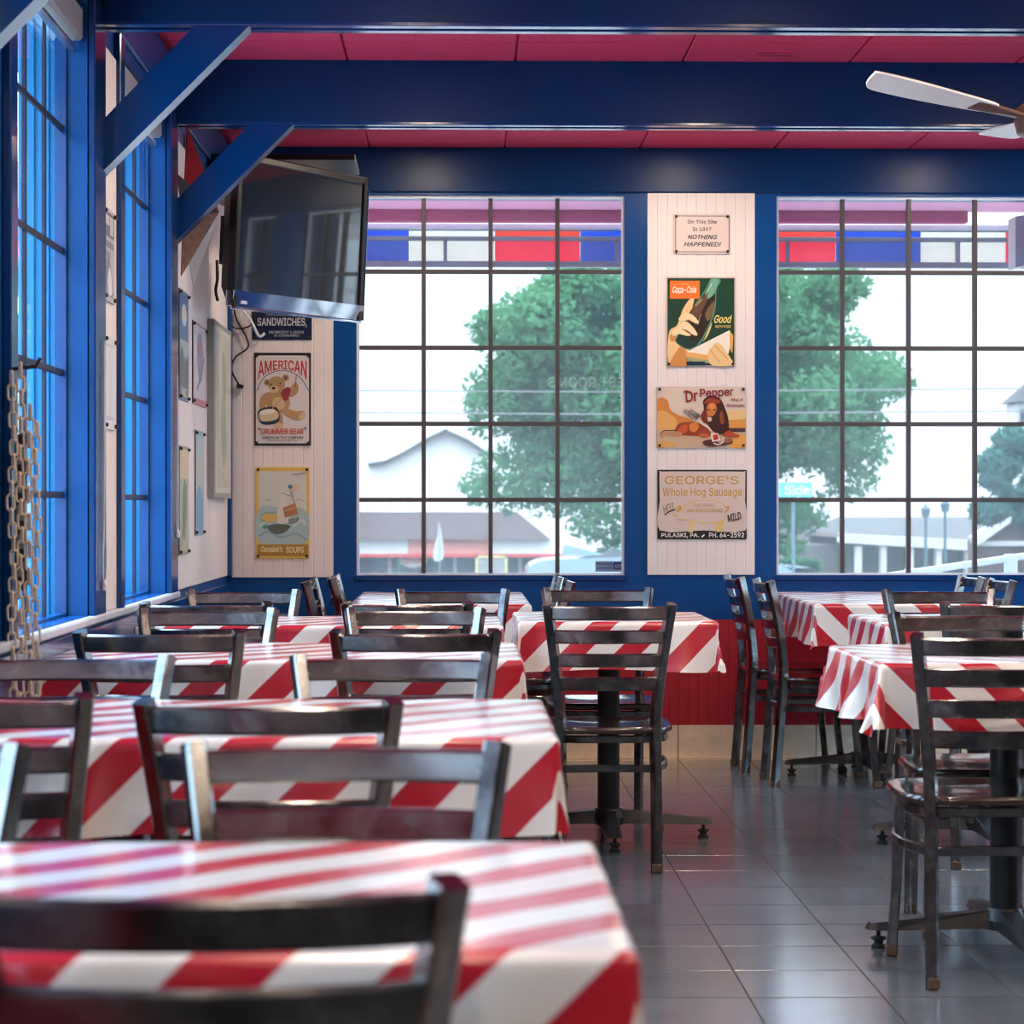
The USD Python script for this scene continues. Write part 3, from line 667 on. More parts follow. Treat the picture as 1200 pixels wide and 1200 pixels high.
poster('tin sign of a resting lion with maroon lettering King of Beverages', 'back', pxbox(770, 453, 874.5, 525), (100, 130, 1145, 845), (214, 198, 180), [
    (OR, blob([(105, 300), (170, 260), (230, 300), (260, 400), (350, 460), (470, 500), (560, 560), (560, 640), (105, 660)])), ((222, 166, 96), blob([(105, 430), (200, 420), (330, 520), (300, 640), (105, 640)])),
    ((214, 150, 76), blob([(900, 520), (1000, 500), (1140, 500), (1140, 640), (900, 640)])), ((224, 190, 130), blob([(880, 430), (1140, 400), (1140, 500), (900, 510)])),
    ((196, 170, 140), R(105, 640, 1140, 835)), ((222, 160, 76), blob([(980, 720), (1140, 690), (1140, 835), (960, 835)])), ((216, 164, 92), blob([(105, 780), (250, 770), (330, 815), (200, 838), (105, 838)])),
    ((70, 50, 54), R(930, 612, 1140, 660)),
    (ORD, blob([(310, 640), (350, 570), (430, 545), (560, 545), (640, 580), (700, 620), (730, 700), (560, 705), (330, 690)])), ((212, 126, 58), blob([(480, 570), (560, 550), (590, 600), (540, 660), (490, 640)])), ((196, 84, 46), blob([(345, 640), (400, 580), (460, 580), (450, 650), (380, 680)])),
    ((186, 140, 104), blob([(135, 680), (180, 640), (300, 650), (380, 660), (385, 705), (300, 715), (200, 705), (160, 735), (138, 720)])), ((46, 24, 28), stroke([(135, 690), (180, 645), (280, 640), (320, 640)], 10)),
    ((60, 28, 24), blob([(640, 300), (690, 250), (760, 235), (850, 280), (885, 350), (930, 470), (945, 600), (930, 650), (850, 690), (760, 650), (690, 570), (640, 540), (615, 470), (650, 390)])),
    ((150, 60, 34), blob([(650, 320), (710, 262), (780, 268), (850, 300), (800, 330), (700, 330)])), ((204, 122, 70), blob([(690, 350), (740, 320), (790, 340), (800, 400), (760, 470), (700, 490), (680, 430)])),
    ((226, 140, 70), blob([(715, 345), (750, 325), (780, 350), (760, 400), (730, 400)])), ((120, 40, 28), blob([(640, 420), (680, 400), (690, 500), (700, 560), (650, 540), (620, 490)])), ((140, 70, 44), blob([(840, 440), (870, 420), (890, 540), (860, 570), (840, 520)])),
    ((216, 196, 170), blob([(692, 490), (715, 478), (742, 500), (730, 535), (700, 530)])), ((40, 20, 20), stroke([(690, 400), (715, 398)], 12)), ((40, 20, 20), stroke([(760, 400), (790, 398)], 12)), ((36, 18, 18), stroke([(700, 475), (740, 480)], 10)),
    ((176, 70, 40), blob([(870, 690), (940, 640), (1000, 670), (1060, 690), (1050, 720), (900, 715)])), ((196, 90, 52), blob([(590, 690), (650, 672), (710, 690), (700, 715), (620, 720)])), ((80, 40, 40), blob([(640, 770), (740, 745), (860, 790), (960, 740), (980, 790), (820, 825), (680, 820)])),
    ((150, 100, 80), blob([(880, 740), (960, 728), (985, 760), (920, 790)])), ((226, 214, 200), stroke([(880, 720), (870, 775), (820, 805), (770, 790)], 16)),
    ((232, 220, 206), stroke([(600, 520), (640, 570), (690, 600), (735, 640)], 16)), ((236, 226, 214), Polygon([(728, 680), (815, 668), (842, 752), (748, 775)])), ((190, 52, 44), Polygon([(752, 692), (806, 684), (825, 742), (764, 758)])),
    txt('Dr', 430, 175, 580, 305, (128, 24, 52), True, .1, -8), ((128, 24, 52), stroke([(412, 196), (440, 180), (475, 190)], 14)), txt('Pepper', 600, 148, 1000, 268, (128, 24, 52), True, .05, -3),
    txt('King of', 965, 262, 1112, 308, (120, 30, 50), True, .3), txt('Beverages', 915, 330, 1128, 372, (120, 30, 50), True, .3), txt('VIM', 545, 440, 610, 480, DK, True, 0, 35), txt('VIGOR', 465, 420, 600, 475, DK, True, 0, 40), txt('VITALITY', 395, 440, 585, 490, DK, True, 0, 38)])
GD = (196, 160, 84)
poster('black edged tin sign for whole hog sausage with a tan pig outline', 'back', pxbox(770.5, 550.5, 875.5, 632), (105, 108, 1150, 920), (30, 28, 32), [
    ((212, 194, 184), blob([(130, 140), (160, 130), (640, 128), (1110, 130), (1132, 140), (1130, 480), (1135, 815), (640, 816), (132, 815), (133, 480)], 3)),
    txt("GEORGE'S", 188, 180, 1055, 278, GD, True), txt('Whole Hog Sausage', 165, 318, 1095, 440, GD, True),
    ((222, 190, 126), stroke([(400, 600), (430, 520), (560, 470), (740, 465), (860, 500), (905, 560), (900, 640), (870, 700), (860, 815)], 12)),
    ((222, 190, 126), stroke([(330, 650), (300, 640), (350, 590), (345, 545), (375, 530), (400, 600)], 16)), ((222, 190, 126), stroke([(330, 660), (360, 690), (470, 695), (490, 700)], 12)), ((222, 190, 126), stroke([(550, 715), (680, 730), (800, 720)], 12)),
    ((224, 196, 140), Polygon([(480, 700), (555, 690), (530, 800), (515, 845), (465, 835), (460, 800)])), ((224, 192, 110), Polygon([(800, 720), (880, 700), (860, 800), (858, 832), (800, 835), (790, 810)])), ((205, 160, 84), blob([(330, 600), (350, 540), (385, 530), (380, 580)])), ((205, 160, 84), stroke([(895, 550), (940, 540), (915, 590), (900, 600)], 12)),
    txt('THE HAMS', 520, 500, 780, 545, (200, 172, 110)), txt('and SHOULDERS', 450, 560, 865, 605, (200, 172, 110), True),
    txt('HOT', 170, 505, 305, 600, (150, 128, 84), False, .1, -14), (DK, stroke([(190, 632), (240, 600), (312, 570)], 12)), txt('MILD', 920, 615, 1085, 700, DK, True, .2, -12), ((110, 96, 92), stroke([(930, 720), (1020, 705), (1095, 665)], 5)),
    txt('PULASKI, PA.', 150, 848, 590, 905, (238, 232, 226), True), ((238, 232, 226), stroke([(625, 892), (650, 870)], 16)), txt('PH. 64-2592', 708, 840, 1118, 900, (238, 232, 226), True)], screws=False)
BR, BRD, BRL = (178, 142, 98), (120, 88, 62), (206, 176, 134)
poster('upright tin sign of a teddy bear beating a drum, below the television', 'back', pxbox(299, 414, 365, 522.5), (85, 60, 380, 545), (28, 26, 30), [
    ((214, 206, 204), Polygon([(108, 74), (358, 74), (370, 88), (370, 520), (358, 533), (105, 533), (93, 520), (93, 88)])),
    txt('AMERICAN', 104, 100, 358, 146, (186, 52, 48), True, 0, 0, 56), ((50, 66, 96), stroke([(98, 258), (140, 185), (230, 152), (320, 185), (368, 258)], 4)),
    (BR, ell(210, 320, 62, 58)), (BR, ell(200, 225, 45, 42)), (BR, ell(152, 215, 17, 18)), (BR, ell(248, 190, 18, 18)), (BRD, ell(152, 216, 9, 10)), (BRD, ell(248, 191, 9, 10)), (BRL, ell(190, 250, 24, 18)), ((30, 22, 20), ell(186, 245, 9, 7)), ((30, 22, 20), ell(172, 225, 4, 4)), ((30, 22, 20), ell(220, 222, 4, 4)),
    (BR, blob([(120, 290), (165, 265), (190, 290), (150, 320), (140, 360), (115, 350)])), (BR, blob([(262, 270), (290, 220), (312, 225), (312, 265), (280, 290)])), (BR, blob([(250, 350), (300, 365), (345, 365), (345, 400), (300, 412), (240, 380)])), (BRL, ell(335, 388, 14, 22, 40)), (BR, blob([(185, 370), (225, 370), (232, 445), (190, 450), (185, 420)])), (BRL, ell(210, 438, 22, 14)), (BRL, ell(212, 325, 34, 34)),
    ((150, 52, 60), blob([(225, 265), (255, 240), (275, 250), (262, 300), (240, 310)])), ((40, 52, 72), blob([(108, 360), (200, 345), (212, 420), (125, 432)])), ((206, 184, 150), blob([(114, 372), (200, 362), (205, 405), (126, 418)])), ((232, 224, 204), ell(155, 368, 42, 14, -8)), ((190, 150, 90), stroke([(180, 350), (235, 290)], 5)), ((120, 90, 60), stroke([(300, 240), (304, 175)], 4)),
    txt('DRUMMER BEAR', 120, 456, 342, 486, (198, 72, 44), True), txt('"', 105, 450, 116, 464, DK), txt('"', 346, 448, 357, 462, DK), txt('AMERICAN TOY COMPANY', 126, 496, 342, 510, (50, 44, 46), True), txt('COPYRIGHT', 155, 514, 250, 523, (90, 80, 80)), txt('MADE IN USA', 256, 514, 312, 523, (90, 80, 80))])
poster('yellow bordered soup poster with a little sailboat on pale blue waves', 'back', pxbox(300.5, 547.5, 363.5, 654.5), (90, 655, 373, 1130), (222, 186, 92), [
    ((206, 206, 196), R(106, 676, 356, 1045)), ((168, 190, 190), blob([(106, 870), (200, 862), (356, 880), (356, 1045), (106, 1045)], 3)), ((140, 170, 176), stroke([(110, 1010), (160, 990), (220, 1020), (300, 1000), (352, 1030)], 12)), ((140, 170, 176), stroke([(115, 900), (180, 890), (250, 905)], 7)), ((196, 210, 204), stroke([(110, 960), (150, 940), (180, 970)], 12)), ((200, 212, 206), stroke([(290, 960), (330, 930), (352, 950)], 12)),
    ((218, 212, 200), blob([(228, 790), (262, 870), (262, 940), (200, 935)])), ((120, 110, 100), stroke([(225, 790), (280, 806)], 3)), ((120, 110, 100), stroke([(268, 760), (296, 850), (310, 900)], 4)), ((226, 186, 170), Polygon([(268, 752), (316, 738), (318, 770), (274, 782)])), ((70, 140, 130), ell(272, 757, 12, 11)),
    ((180, 120, 78), Polygon([(232, 866), (298, 842), (312, 896), (244, 918)])), ((206, 160, 116), stroke([(240, 885), (300, 862)], 6)), txt('SOUP', 262, 920, 318, 945, (90, 76, 66), True, 0, -12), ((96, 104, 92), blob([(150, 965), (200, 950), (270, 960), (240, 995), (190, 1000)])), ((70, 150, 140), ell(140, 965, 14, 10)),
    ((214, 178, 96), ell(165, 918, 42, 22)), ((150, 150, 150), stroke([(280, 692), (320, 690), (350, 682)], 5)), ((150, 150, 150), stroke([(140, 830), (155, 822), (170, 832)], 3)), ((150, 150, 150), stroke([(300, 830), (320, 822), (350, 836)], 3)),
    ((170, 128, 56), R(100, 1056, 366, 1112)), txt("Campbell's", 118, 1066, 232, 1102, (236, 214, 170), True, .35), txt('SOUPS', 250, 1068, 342, 1100, (240, 222, 184), True)], edge='sign_yellow')
poster('dark blue tin sign reading delicious SANDWICHES, tucked under the television', 'back', pxbox(296.5, 343, 366, 399), (160, -70, 862, 485), (18, 30, 62), [
    txt('DELICIOUS', 330, 172, 690, 203, (170, 178, 190)), txt('SANDWICHES,', 222, 230, 806, 342, (196, 200, 204), True), txt('NOBODY LIKES', 360, 380, 770, 410, (180, 186, 196), True), txt('A COWARD.', 420, 420, 720, 447, (180, 186, 196), True)], edge='blue_gloss')
# posters on the left wall (u is the distance from the camera)
def lw(p): return 2858.0 / (540 - p)
def lbox(x0, x1, yc0, yc1):
    a, b = lw(x0), lw(x1); m = (a + b) / 2; return (a, hz(yc1, m), b, hz(yc0, m))
D100 = (0, 0, 100, 100)
poster('blue seascape poster on the left wall, upper left by the window casing', 'left', lbox(207.5, 218, 342, 470), D100, (70, 120, 165), [((42, 92, 150), R(4, 3, 96, 45)), ((200, 214, 220), ell(50, 22, 26, 10)), ((236, 190, 110), ell(55, 20, 10, 6)), ((150, 176, 180), R(4, 45, 96, 60)), ((60, 84, 84), blob([(4, 60), (30, 52), (60, 66), (96, 56), (96, 90), (4, 90)])), ((110, 130, 120), R(4, 88, 96, 97)), txt('SAIL', 25, 89, 75, 96, (220, 224, 220), True)], 'wall_poster', 'poster')
poster('pink edged poster with pale figures on the left wall, beside the long framed print', 'left', lbox(223.5, 239, 381, 476), D100, (196, 120, 140), [((214, 214, 222), R(6, 3, 94, 92)), ((150, 150, 176), blob([(30, 20), (60, 12), (75, 40), (60, 70), (35, 60)])), ((186, 110, 130), ell(45, 30, 12, 9)), ((120, 130, 160), stroke([(30, 80), (60, 60), (80, 40)], 6))], 'wall_poster', 'poster')
lp = poster('long grey framed print of a pale map on the left wall near the corner', 'left', lbox(241.5, 262, 382, 584), D100, (150, 152, 146), [((206, 208, 198), R(7, 3, 93, 97)), ((190, 192, 178), R(14, 6, 86, 94)), ((160, 166, 154), blob([(45, 15), (70, 25), (62, 50), (72, 70), (50, 82), (38, 60), (44, 40)])), ((140, 148, 140), stroke([(50, 20), (60, 45), (50, 75)], 4)), ((178, 176, 160), stroke([(40, 86), (60, 90)], 3))], 'framed_print', 'picture', edge='frame_grey', th=.028, screws=False)
poster('green and cream poster low on the left wall by the window casing', 'left', lbox(207.5, 218, 523, 650), D100, (150, 158, 132), [((214, 196, 150), R(5, 3, 95, 30)), ((178, 184, 156), R(5, 30, 95, 97)), ((110, 126, 96), blob([(30, 45), (60, 30), (80, 55), (60, 85), (35, 80)])), ((84, 92, 70), stroke([(20, 90), (50, 60), (80, 35)], 5))], 'wall_poster', 'poster')
poster('narrow pale blue poster low on the left wall under the pink edged poster', 'left', lbox(226.5, 236, 505, 627), D100, (150, 190, 216), [((186, 206, 206), R(8, 5, 92, 60)), ((120, 170, 200), blob([(15, 60), (50, 52), (88, 62), (85, 92), (15, 92)])), ((200, 196, 170), ell(50, 40, 20, 14))], 'wall_poster', 'poster')
poster('grey lettered tin sign between the two left windows, upper of two', 'left', lbox(118.5, 131, 247, 355), D100, (190, 190, 194), [((96, 98, 104), R(6, 4, 94, 30)), ((206, 206, 208), R(14, 7, 50, 18)), ((206, 206, 208), R(55, 7, 86, 27)), ((120, 120, 126), R(12, 35, 88, 42)), ((140, 140, 146), R(12, 46, 60, 52)), ((120, 124, 130), blob([(20, 60), (50, 52), (85, 88), (70, 94), (25, 90)])), ((226, 226, 228), blob([(30, 75), (55, 62), (75, 88), (40, 92)]))])
poster('white faded tin sign between the two left windows, lower of two', 'left', lbox(119, 132, 395, 504), D100, (222, 224, 228), [((200, 204, 210), R(15, 8, 85, 12)), ((204, 208, 214), stroke([(50, 20), (55, 50), (50, 80)], 14)), ((190, 194, 200), R(20, 86, 80, 90))])

# security sticker on the left back window
st = thing('window_sticker', 'small dark blue security sticker at the lower right of the left back window', 'sticker', (at(714, YB + .03), YB + .028, hz(664, YB)))
sw, shh = .062, .0235
obj('sheet', bx(-sw, sw, -.0006, 0, -shh, shh), 'board_edge', st)
mpS = lambda v: np.c_[-sw + v[:, 0] / 100 * 2 * sw, np.full(len(v), -.0006), shh - v[:, 1] / 40 * 2 * shh]
m_, c_ = inks([((112, 138, 172), R(1, 1, 99, 39)), txt('Premises', 6, 6, 60, 15, (30, 50, 100), True), txt('secured by', 6, 22, 60, 31, (30, 50, 100), True), ((14, 26, 96), R(66, 5, 97, 31)), txt('ADS', 69, 11, 94, 26, (150, 170, 210), True, .2)], mpS, (0, -1, 0), .0002)
obj('print', m_, 'print_ink', st, col=c_)

# ------------------------------------------------------------------ television in the corner
tvA, tvB = np.array([-.905, 9.07]), np.array([-.43, 9.775]); tvw = np.linalg.norm(tvB - tvA)
ang_tv = math.degrees(math.atan2(tvB[1] - tvA[1], tvB[0] - tvA[0]))
tc = (tvA + tvB) / 2
tv = thing('television', 'flat screen television on an arm bracket in the corner above the posters', 'television', (tc[0], tc[1], 1.93), ang_tv, rx=3.0)
w2, H = tvw / 2, .60             # local: x along the screen, -y towards the room
fr = [bx(-w2, w2, -.02, .02, H - .028, H, .004), bx(-w2, -w2 + .028, -.02, .02, 0, H, .004), bx(w2 - .028, w2, -.02, .02, 0, H, .004)]
obj('bezel', cat_(fr), 'black_plastic', tv)
obj('chin', hull([(-w2, -.010, 0), (w2, -.010, 0), (-w2, -.026, .062), (w2, -.026, .062), (-w2, .02, 0), (w2, .02, 0), (-w2, .02, .062), (w2, .02, .062)]), 'chrome', tv)
obj('edge_strip', cat_([bx(w2, w2 + .008, -.022, .016, 0, H, .003), bx(-w2, w2, -.016, .0, -.012, 0, .003)]), 'chrome', tv)
obj('screen', bx(-w2 + .028, w2 - .028, -.012, .01, .062, H - .028), 'tv_screen', tv)
obj('housing', hull([(-w2 + .01, .02, .01), (w2 - .01, .02, .01), (-w2 + .01, .02, H - .01), (w2 - .01, .02, H - .01), (-.36, .10, .08), (.36, .10, .08), (-.36, .10, H - .05), (.36, .10, H - .05)]), 'tv_housing', tv)
obj('logo_badge', bx(-w2 + .05, -w2 + .085, -.019, -.010, .012, .024), 'frame_light', tv)
obj('bracket', cat_([bx(-.10, .10, .10, .115, .18, .42), bx(-.025, .025, .115, .395, .27, .33), bx(-.03, .03, .38, .395, .2, .4)]), 'cast_iron', tv)
box_sp = thing('corner_shelf', 'dark wooden shelf board fixed high in the corner above the television', 'shelf', (-.80, 9.86, 2.60))
obj('board', bx(-.24, .36, -.22, .22, -.012, .012, .003), 'tv_housing', box_sp); obj('support', bx(-.24, -.21, -.20, .20, -.15, -.012, .003), 'cast_iron', box_sp)
# cables
def cable(label, pts, r=.004, m='black_plastic', plug=None, name='cable'):
    t = thing(name, label, 'cable', pts[0]); p = np.array(pts) - np.array(pts[0])
    obj('cord', tube(crom(p, 6), r, 6, up=(.3, .2, .9)), m, t, smooth=50)
    if plug: obj('plug', hull([np.array(p[-1]) + d for d in np.array([(-.016, -.012, -.008), (.012, -.012, -.012), (.018, -.012, .004), (-.012, -.012, .012), (-.016, .012, -.008), (.012, .012, -.012), (.018, .012, .004), (-.012, .012, .012)])]), 'black_plastic', t)
Yc = YB - .03
PT = lambda x, y, Y=Yc: (at(x, Y), Y, hz(y, Y))
cable('black cable hanging below the television with a loose plug end', [PT(275, 352), PT(277, 372), PT(289, 395), PT(291, 408), PT(276, 420), PT(273, 436), PT(282, 453)], plug=True)
cable('thin black cable loop under the television corner', [PT(273, 358), PT(271, 378), PT(280, 386), PT(297, 380), PT(300, 366)], .0035)
cable('white flat cord across the blue sandwich sign', [PT(279, 358, Yc - .01), PT(294, 375, Yc - .01), PT(304, 394, Yc - .01), PT(311, 391, Yc - .01)], .006, 'frame_light')
cable('black power adapter lead hanging on the left wall beside the television', [(XL + .03, 9.75, 2.18), (XL + .035, 9.72, 2.10), (XL + .03, 9.70, 2.05), (XL + .035, 9.73, 2.01)], .007)
# ------------------------------------------------------------------ barn star on the left wall
star = thing('barn_star', 'faceted metal barn star in red, white and brown on the left wall behind the brace', 'star ornament', (XL + .012, 8.86, 2.27), 0)
Ro, Ri, ap = .325, .135, .12
pts = []
for k in range(10):
    a = math.radians(90 + 36 * k); r = Ro if k % 2 == 0 else Ri; pts.append((0.0, r * math.cos(a), r * math.sin(a)))
apex = (ap, 0, 0); back_c = (.0, 0, 0)
for k in range(10):
    p, q = np.array(pts[k]), np.array(pts[(k + 1) % 10])
    m = hull([p, q, apex, p + [-.004, 0, 0], q + [-.004, 0, 0], np.array(apex) - [.006, 0, 0]])
    obj('facet', m, ('star_red', 'star_dark', 'star_dark', 'star_brown', 'star_red', 'star_white', 'star_white', 'star_dark', 'star_red', 'star_brown')[k], star)
# ------------------------------------------------------------------ roller blind cassettes and cords on the left windows
for i, (a, b) in enumerate(bays[:2]):
    t = thing('roller_blind', ('grey rolled-up blind cassette at the top of the farther left window', 'grey rolled-up blind cassette at the top of the nearer left window')[i], 'blind', (XL - .055, (a + b) / 2, WTOP - .10))
    obj('cassette', bx(0, .045, -(b - a) / 2 + .01, (b - a) / 2 - .01, 0, .095, .008), 'blind_grey', t)
    obj('rail', bx(.004, .028, -(b - a) / 2 + .02, (b - a) / 2 - .02, -.03, -.012, .004), 'bright_metal', t)
for lab, y, z0, z1 in (('thin white pull cord loop beside the farther left window', 8.40, 1.05, 1.62), ('thin white pull cord loop beside the nearer left window', 6.68, .92, 1.62)):
    t = thing('blind_cord', lab, 'cord', (XL + .03, y, z0))
    obj('loop', tube(crom([(0, -.004, z1 - z0), (0, -.012, .2), (0, -.03, .08), (0, -.02, .01), (0, .01, 0), (0, .03, .06), (0, .02, .2), (0, .004, z1 - z0)], 5), .0022, 5, up=(1, 0, 0)), 'sill_white', t, smooth=50)
    obj('tassel', lathe([(0, -.02), (.008, -.018), (.009, .0), (.004, .012), (0, .014)], 10), 'frame_light', t)
# ------------------------------------------------------------------ plastic chain hanging by the near window
ch = thing('barrier_chain', 'loop of cream plastic chain hanging from a hook at the near left window', 'chain', (XL + .048, 5.345, .30))
def link(L=.037, W=.0175, r=.0029):
    a = np.linspace(0, 2 * np.pi, 13); st_ = (L - W) / 2
    p = np.c_[np.cos(a) * W / 2, np.zeros(13), np.sin(a) * W / 2 + np.where(np.sin(a) >= 0, st_, -st_)]
    p = np.vstack([p, p[1:2]]); return tube(p, r, 6, up=(0, 1, 0))
LK = link(); pitch = .0315
for sx_, top in ((-.030, 1.135), (-.004, 1.155), (.024, 1.06), (.048, 1.02)):
    n = int(top / pitch)
    for i in range(n):
        z = top - i * pitch
        if z < .02: break
        obj('link', moved(LK, (sx_ * .6 + .003 * math.sin(i * .7 + sx_ * 50), -.02 + sx_ * .5 + .004 * math.cos(i), z), rz=(25 if i % 2 else 115)), 'chain_plastic', ch, smooth=50)
obj('hook', tube([(-.055, 0, 1.15), (-.02, 0, 1.16), (.03, 0, 1.165), (.04, 0, 1.185)], .005, 6), 'cast_iron', ch, smooth=50)
tg = thing('hanging_tag', 'dark narrow notice board hanging among the chain strands', 'sign', (XL + .040, 5.36, .95))
obj('board', bx(-.014, .014, -.006, .0, 0, .36, .002), 'star_dark', tg)
for k in range(5): obj('label_patch', bx(-.009, .009, -.0075, -.006, .03 + .065 * k, .065 + .065 * k), 'frame_grey', tg)
# ------------------------------------------------------------------ ceiling fan
fan = thing('ceiling_fan', 'white bladed ceiling fan with brown blade irons at the right edge', 'ceiling fan', (1.90, 7.5, 0))
obj('rod', lathe([(0, 2.46), (.014, 2.46), (.014, 2.77), (.06, 2.77), (.06, 2.72), (.03, 2.70), (.014, 2.70)], 16), 'fan_brown', fan, smooth=35)
obj('motor', lathe([(0, 2.335), (.05, 2.34), (.085, 2.36), (.095, 2.40), (.085, 2.445), (.05, 2.47), (0, 2.475)], 28), 'fan_brown', fan, smooth=35)
obj('hub_cap', lathe([(0, 2.27), (.03, 2.272), (.05, 2.285), (.058, 2.335), (.0, 2.336)], 24), 'fan_white', fan, smooth=35)
blade = blob([(.22, -.03), (.40, -.052), (.60, -.060), (.70, -.045), (.745, .045), (.735, .062), (.60, .062), (.40, .050), (.22, .03)])
for a in (209, 89, 329):
    b = moved(extr(blade, .007), (0, 0, -.0035), rx=10); b = moved(b, (0, 0, 2.405), ry=-5); 
    iron = hull([(.08, -.018, -.006), (.08, .018, -.006), (.30, -.03, -.007), (.30, .03, .007), (.30, -.03, .0), (.08, -.018, .006), (.08, .018, .006), (.26, .03, .013)]); iron = moved(iron, (0, 0, 2.40), ry=-5)
    top = moved(extr(blade.buffer(-.001), .002), (0, 0, .0036), rx=10); top = moved(top, (0, 0, 2.405), ry=-5)
    bo = obj('blade', moved(b, rz=a), 'fan_white', fan)
    obj('top_face', moved(top, rz=a), 'fan_brown', bo); obj('blade_iron', moved(iron, rz=a), 'fan_brown', fan)
# ------------------------------------------------------------------ lit sign behind the camera, seen mirrored in the window
rs = thing('restroom_sign', 'lit REST ROOMS sign hung behind the camera, mirrored faintly in the left back window', 'sign', (1.22, -.8, 2.28))
obj('panel', bx(-.46, .46, -.05, 0, -.08, .16, .006), 'black_plastic', rs)
m = meshkit.text_mesh('REST ROOMS', .09, .004, True); m.apply_translation([-m.bounds[:, 0].mean(), 0, 0]); v = m.vertices.copy(); m.vertices = np.c_[-v[:, 0], v[:, 2] , v[:, 1]]
obj('lettering', m, 'sign_glow', rs)

# ------------------------------------------------------------------ outside
gp = [(10.68, -.15), (30, -.45), (60, -2.4), (140, -4.5), (500, -6)]
V = []; F = []
for y, z in gp: V += [(-120, y, z), (160, y, z)]
for i in range(len(gp) - 1): F += [[2 * i, 2 * i + 1, 2 * i + 3, 2 * i + 2]]
obj('ground', (np.array(V), np.array(F)[1:]), 'asphalt', kind='structure'); obj('ground', (np.array(V), np.array(F)[:1]), 'concrete', kind='structure')
obj('ground', (np.array([(-120, -60, -.3), (-1.25, -60, -.3), (-1.25, 10.68, -.16), (-120, 10.68, -.16)], float), np.array([[0, 1, 2, 3]])), 'concrete', kind='structure')
obj('ground', (np.array([(4.78, -60, -.3), (160, -60, -.3), (160, 10.68, -.16), (4.78, 10.68, -.16)], float), np.array([[0, 1, 2, 3]])), 'concrete', kind='structure')
def gz(y): return float(np.interp(y, [p[0] for p in gp], [p[1] for p in gp]))
# canopy over the pavement
cn = thing('canopy', 'pink soffit canopy outside the back windows with maroon edge board', 'canopy', (0, YB + .2, 2.677))
obj('soffit', bx(-4.2, 3.05, 0, 1.30, 0, .05), 'soffit_pink', cn); obj('edge_board', bx(-4.2, at(1138, 11.9), 1.25, 1.33, -.060, .0, .004), 'fascia_maroon', cn)
obj('side_soffit', bx(3.05, 5.2, 0, 1.30, .0, .05), 'sill_white', cn)
obj('bracket', hull([(at(1180, 11.5), .6, -.11), (at(1180, 11.5), .75, -.11), (at(1180, 11.5), .6, -.36), (at(1180, 11.5), .75, -.36), (3.4, .6, 0), (3.4, .75, 0), (3.4, .6, -.22), (3.4, .75, -.22)]), 'outside_white', cn)
aw = thing('awning_valance', 'translucent red, white and blue panelled awning band hanging outside the back windows', 'awning', (0, 12.13, 0))
fy = .0
for z0, z1 in ((hz(312, 12.05), hz(305, 12.05)), (hz(281, 12.05), hz(276, 12.05)), (hz(269, 12.05), hz(264, 12.05))):
    obj('frame_bar', bx(-4.2, 4.9, -.045, -.005, z0, z1, .004), 'awning_frame', aw)
pw_ = .449; x = at(580, 12.06) - 9 * pw_; cyc = ('awning_red', 'awning_blue', 'awning_white')
for k in range(20):
    mt = cyc[(k - 9) % 3]
    obj('panel', bx(x + .001, x + pw_ - .001, 0, .006, hz(278, 12.05), hz(262, 12.05)), mt + '_top', aw)
    obj('panel', bx(x + .001, x + pw_ - .001, 0, .006, hz(310, 12.05), hz(278.6, 12.05)), mt, aw, label={'awning_red': 'red panel', 'awning_blue': 'blue panel', 'awning_white': 'white panel'}[mt])
    if k % 2 == 0: obj('frame_post', bx(x + .18, x + .20, -.04, -.002, hz(308, 12.05), hz(278, 12.05)), 'awning_frame', aw)
    x += pw_
obj('top_rail', bx(-4.2, 4.9, -.10, -.06, hz(267, 12.0), hz(261, 12.0), .003), 'frame_light', aw)
ev = thing('side_eave', 'blue painted eave outside the left wall windows', 'eave', (XL - .20, 4.4, 2.62)); obj('board', bx(-.25, 0, -6.1, 6.2, 0, .06), 'blue_paint', ev)

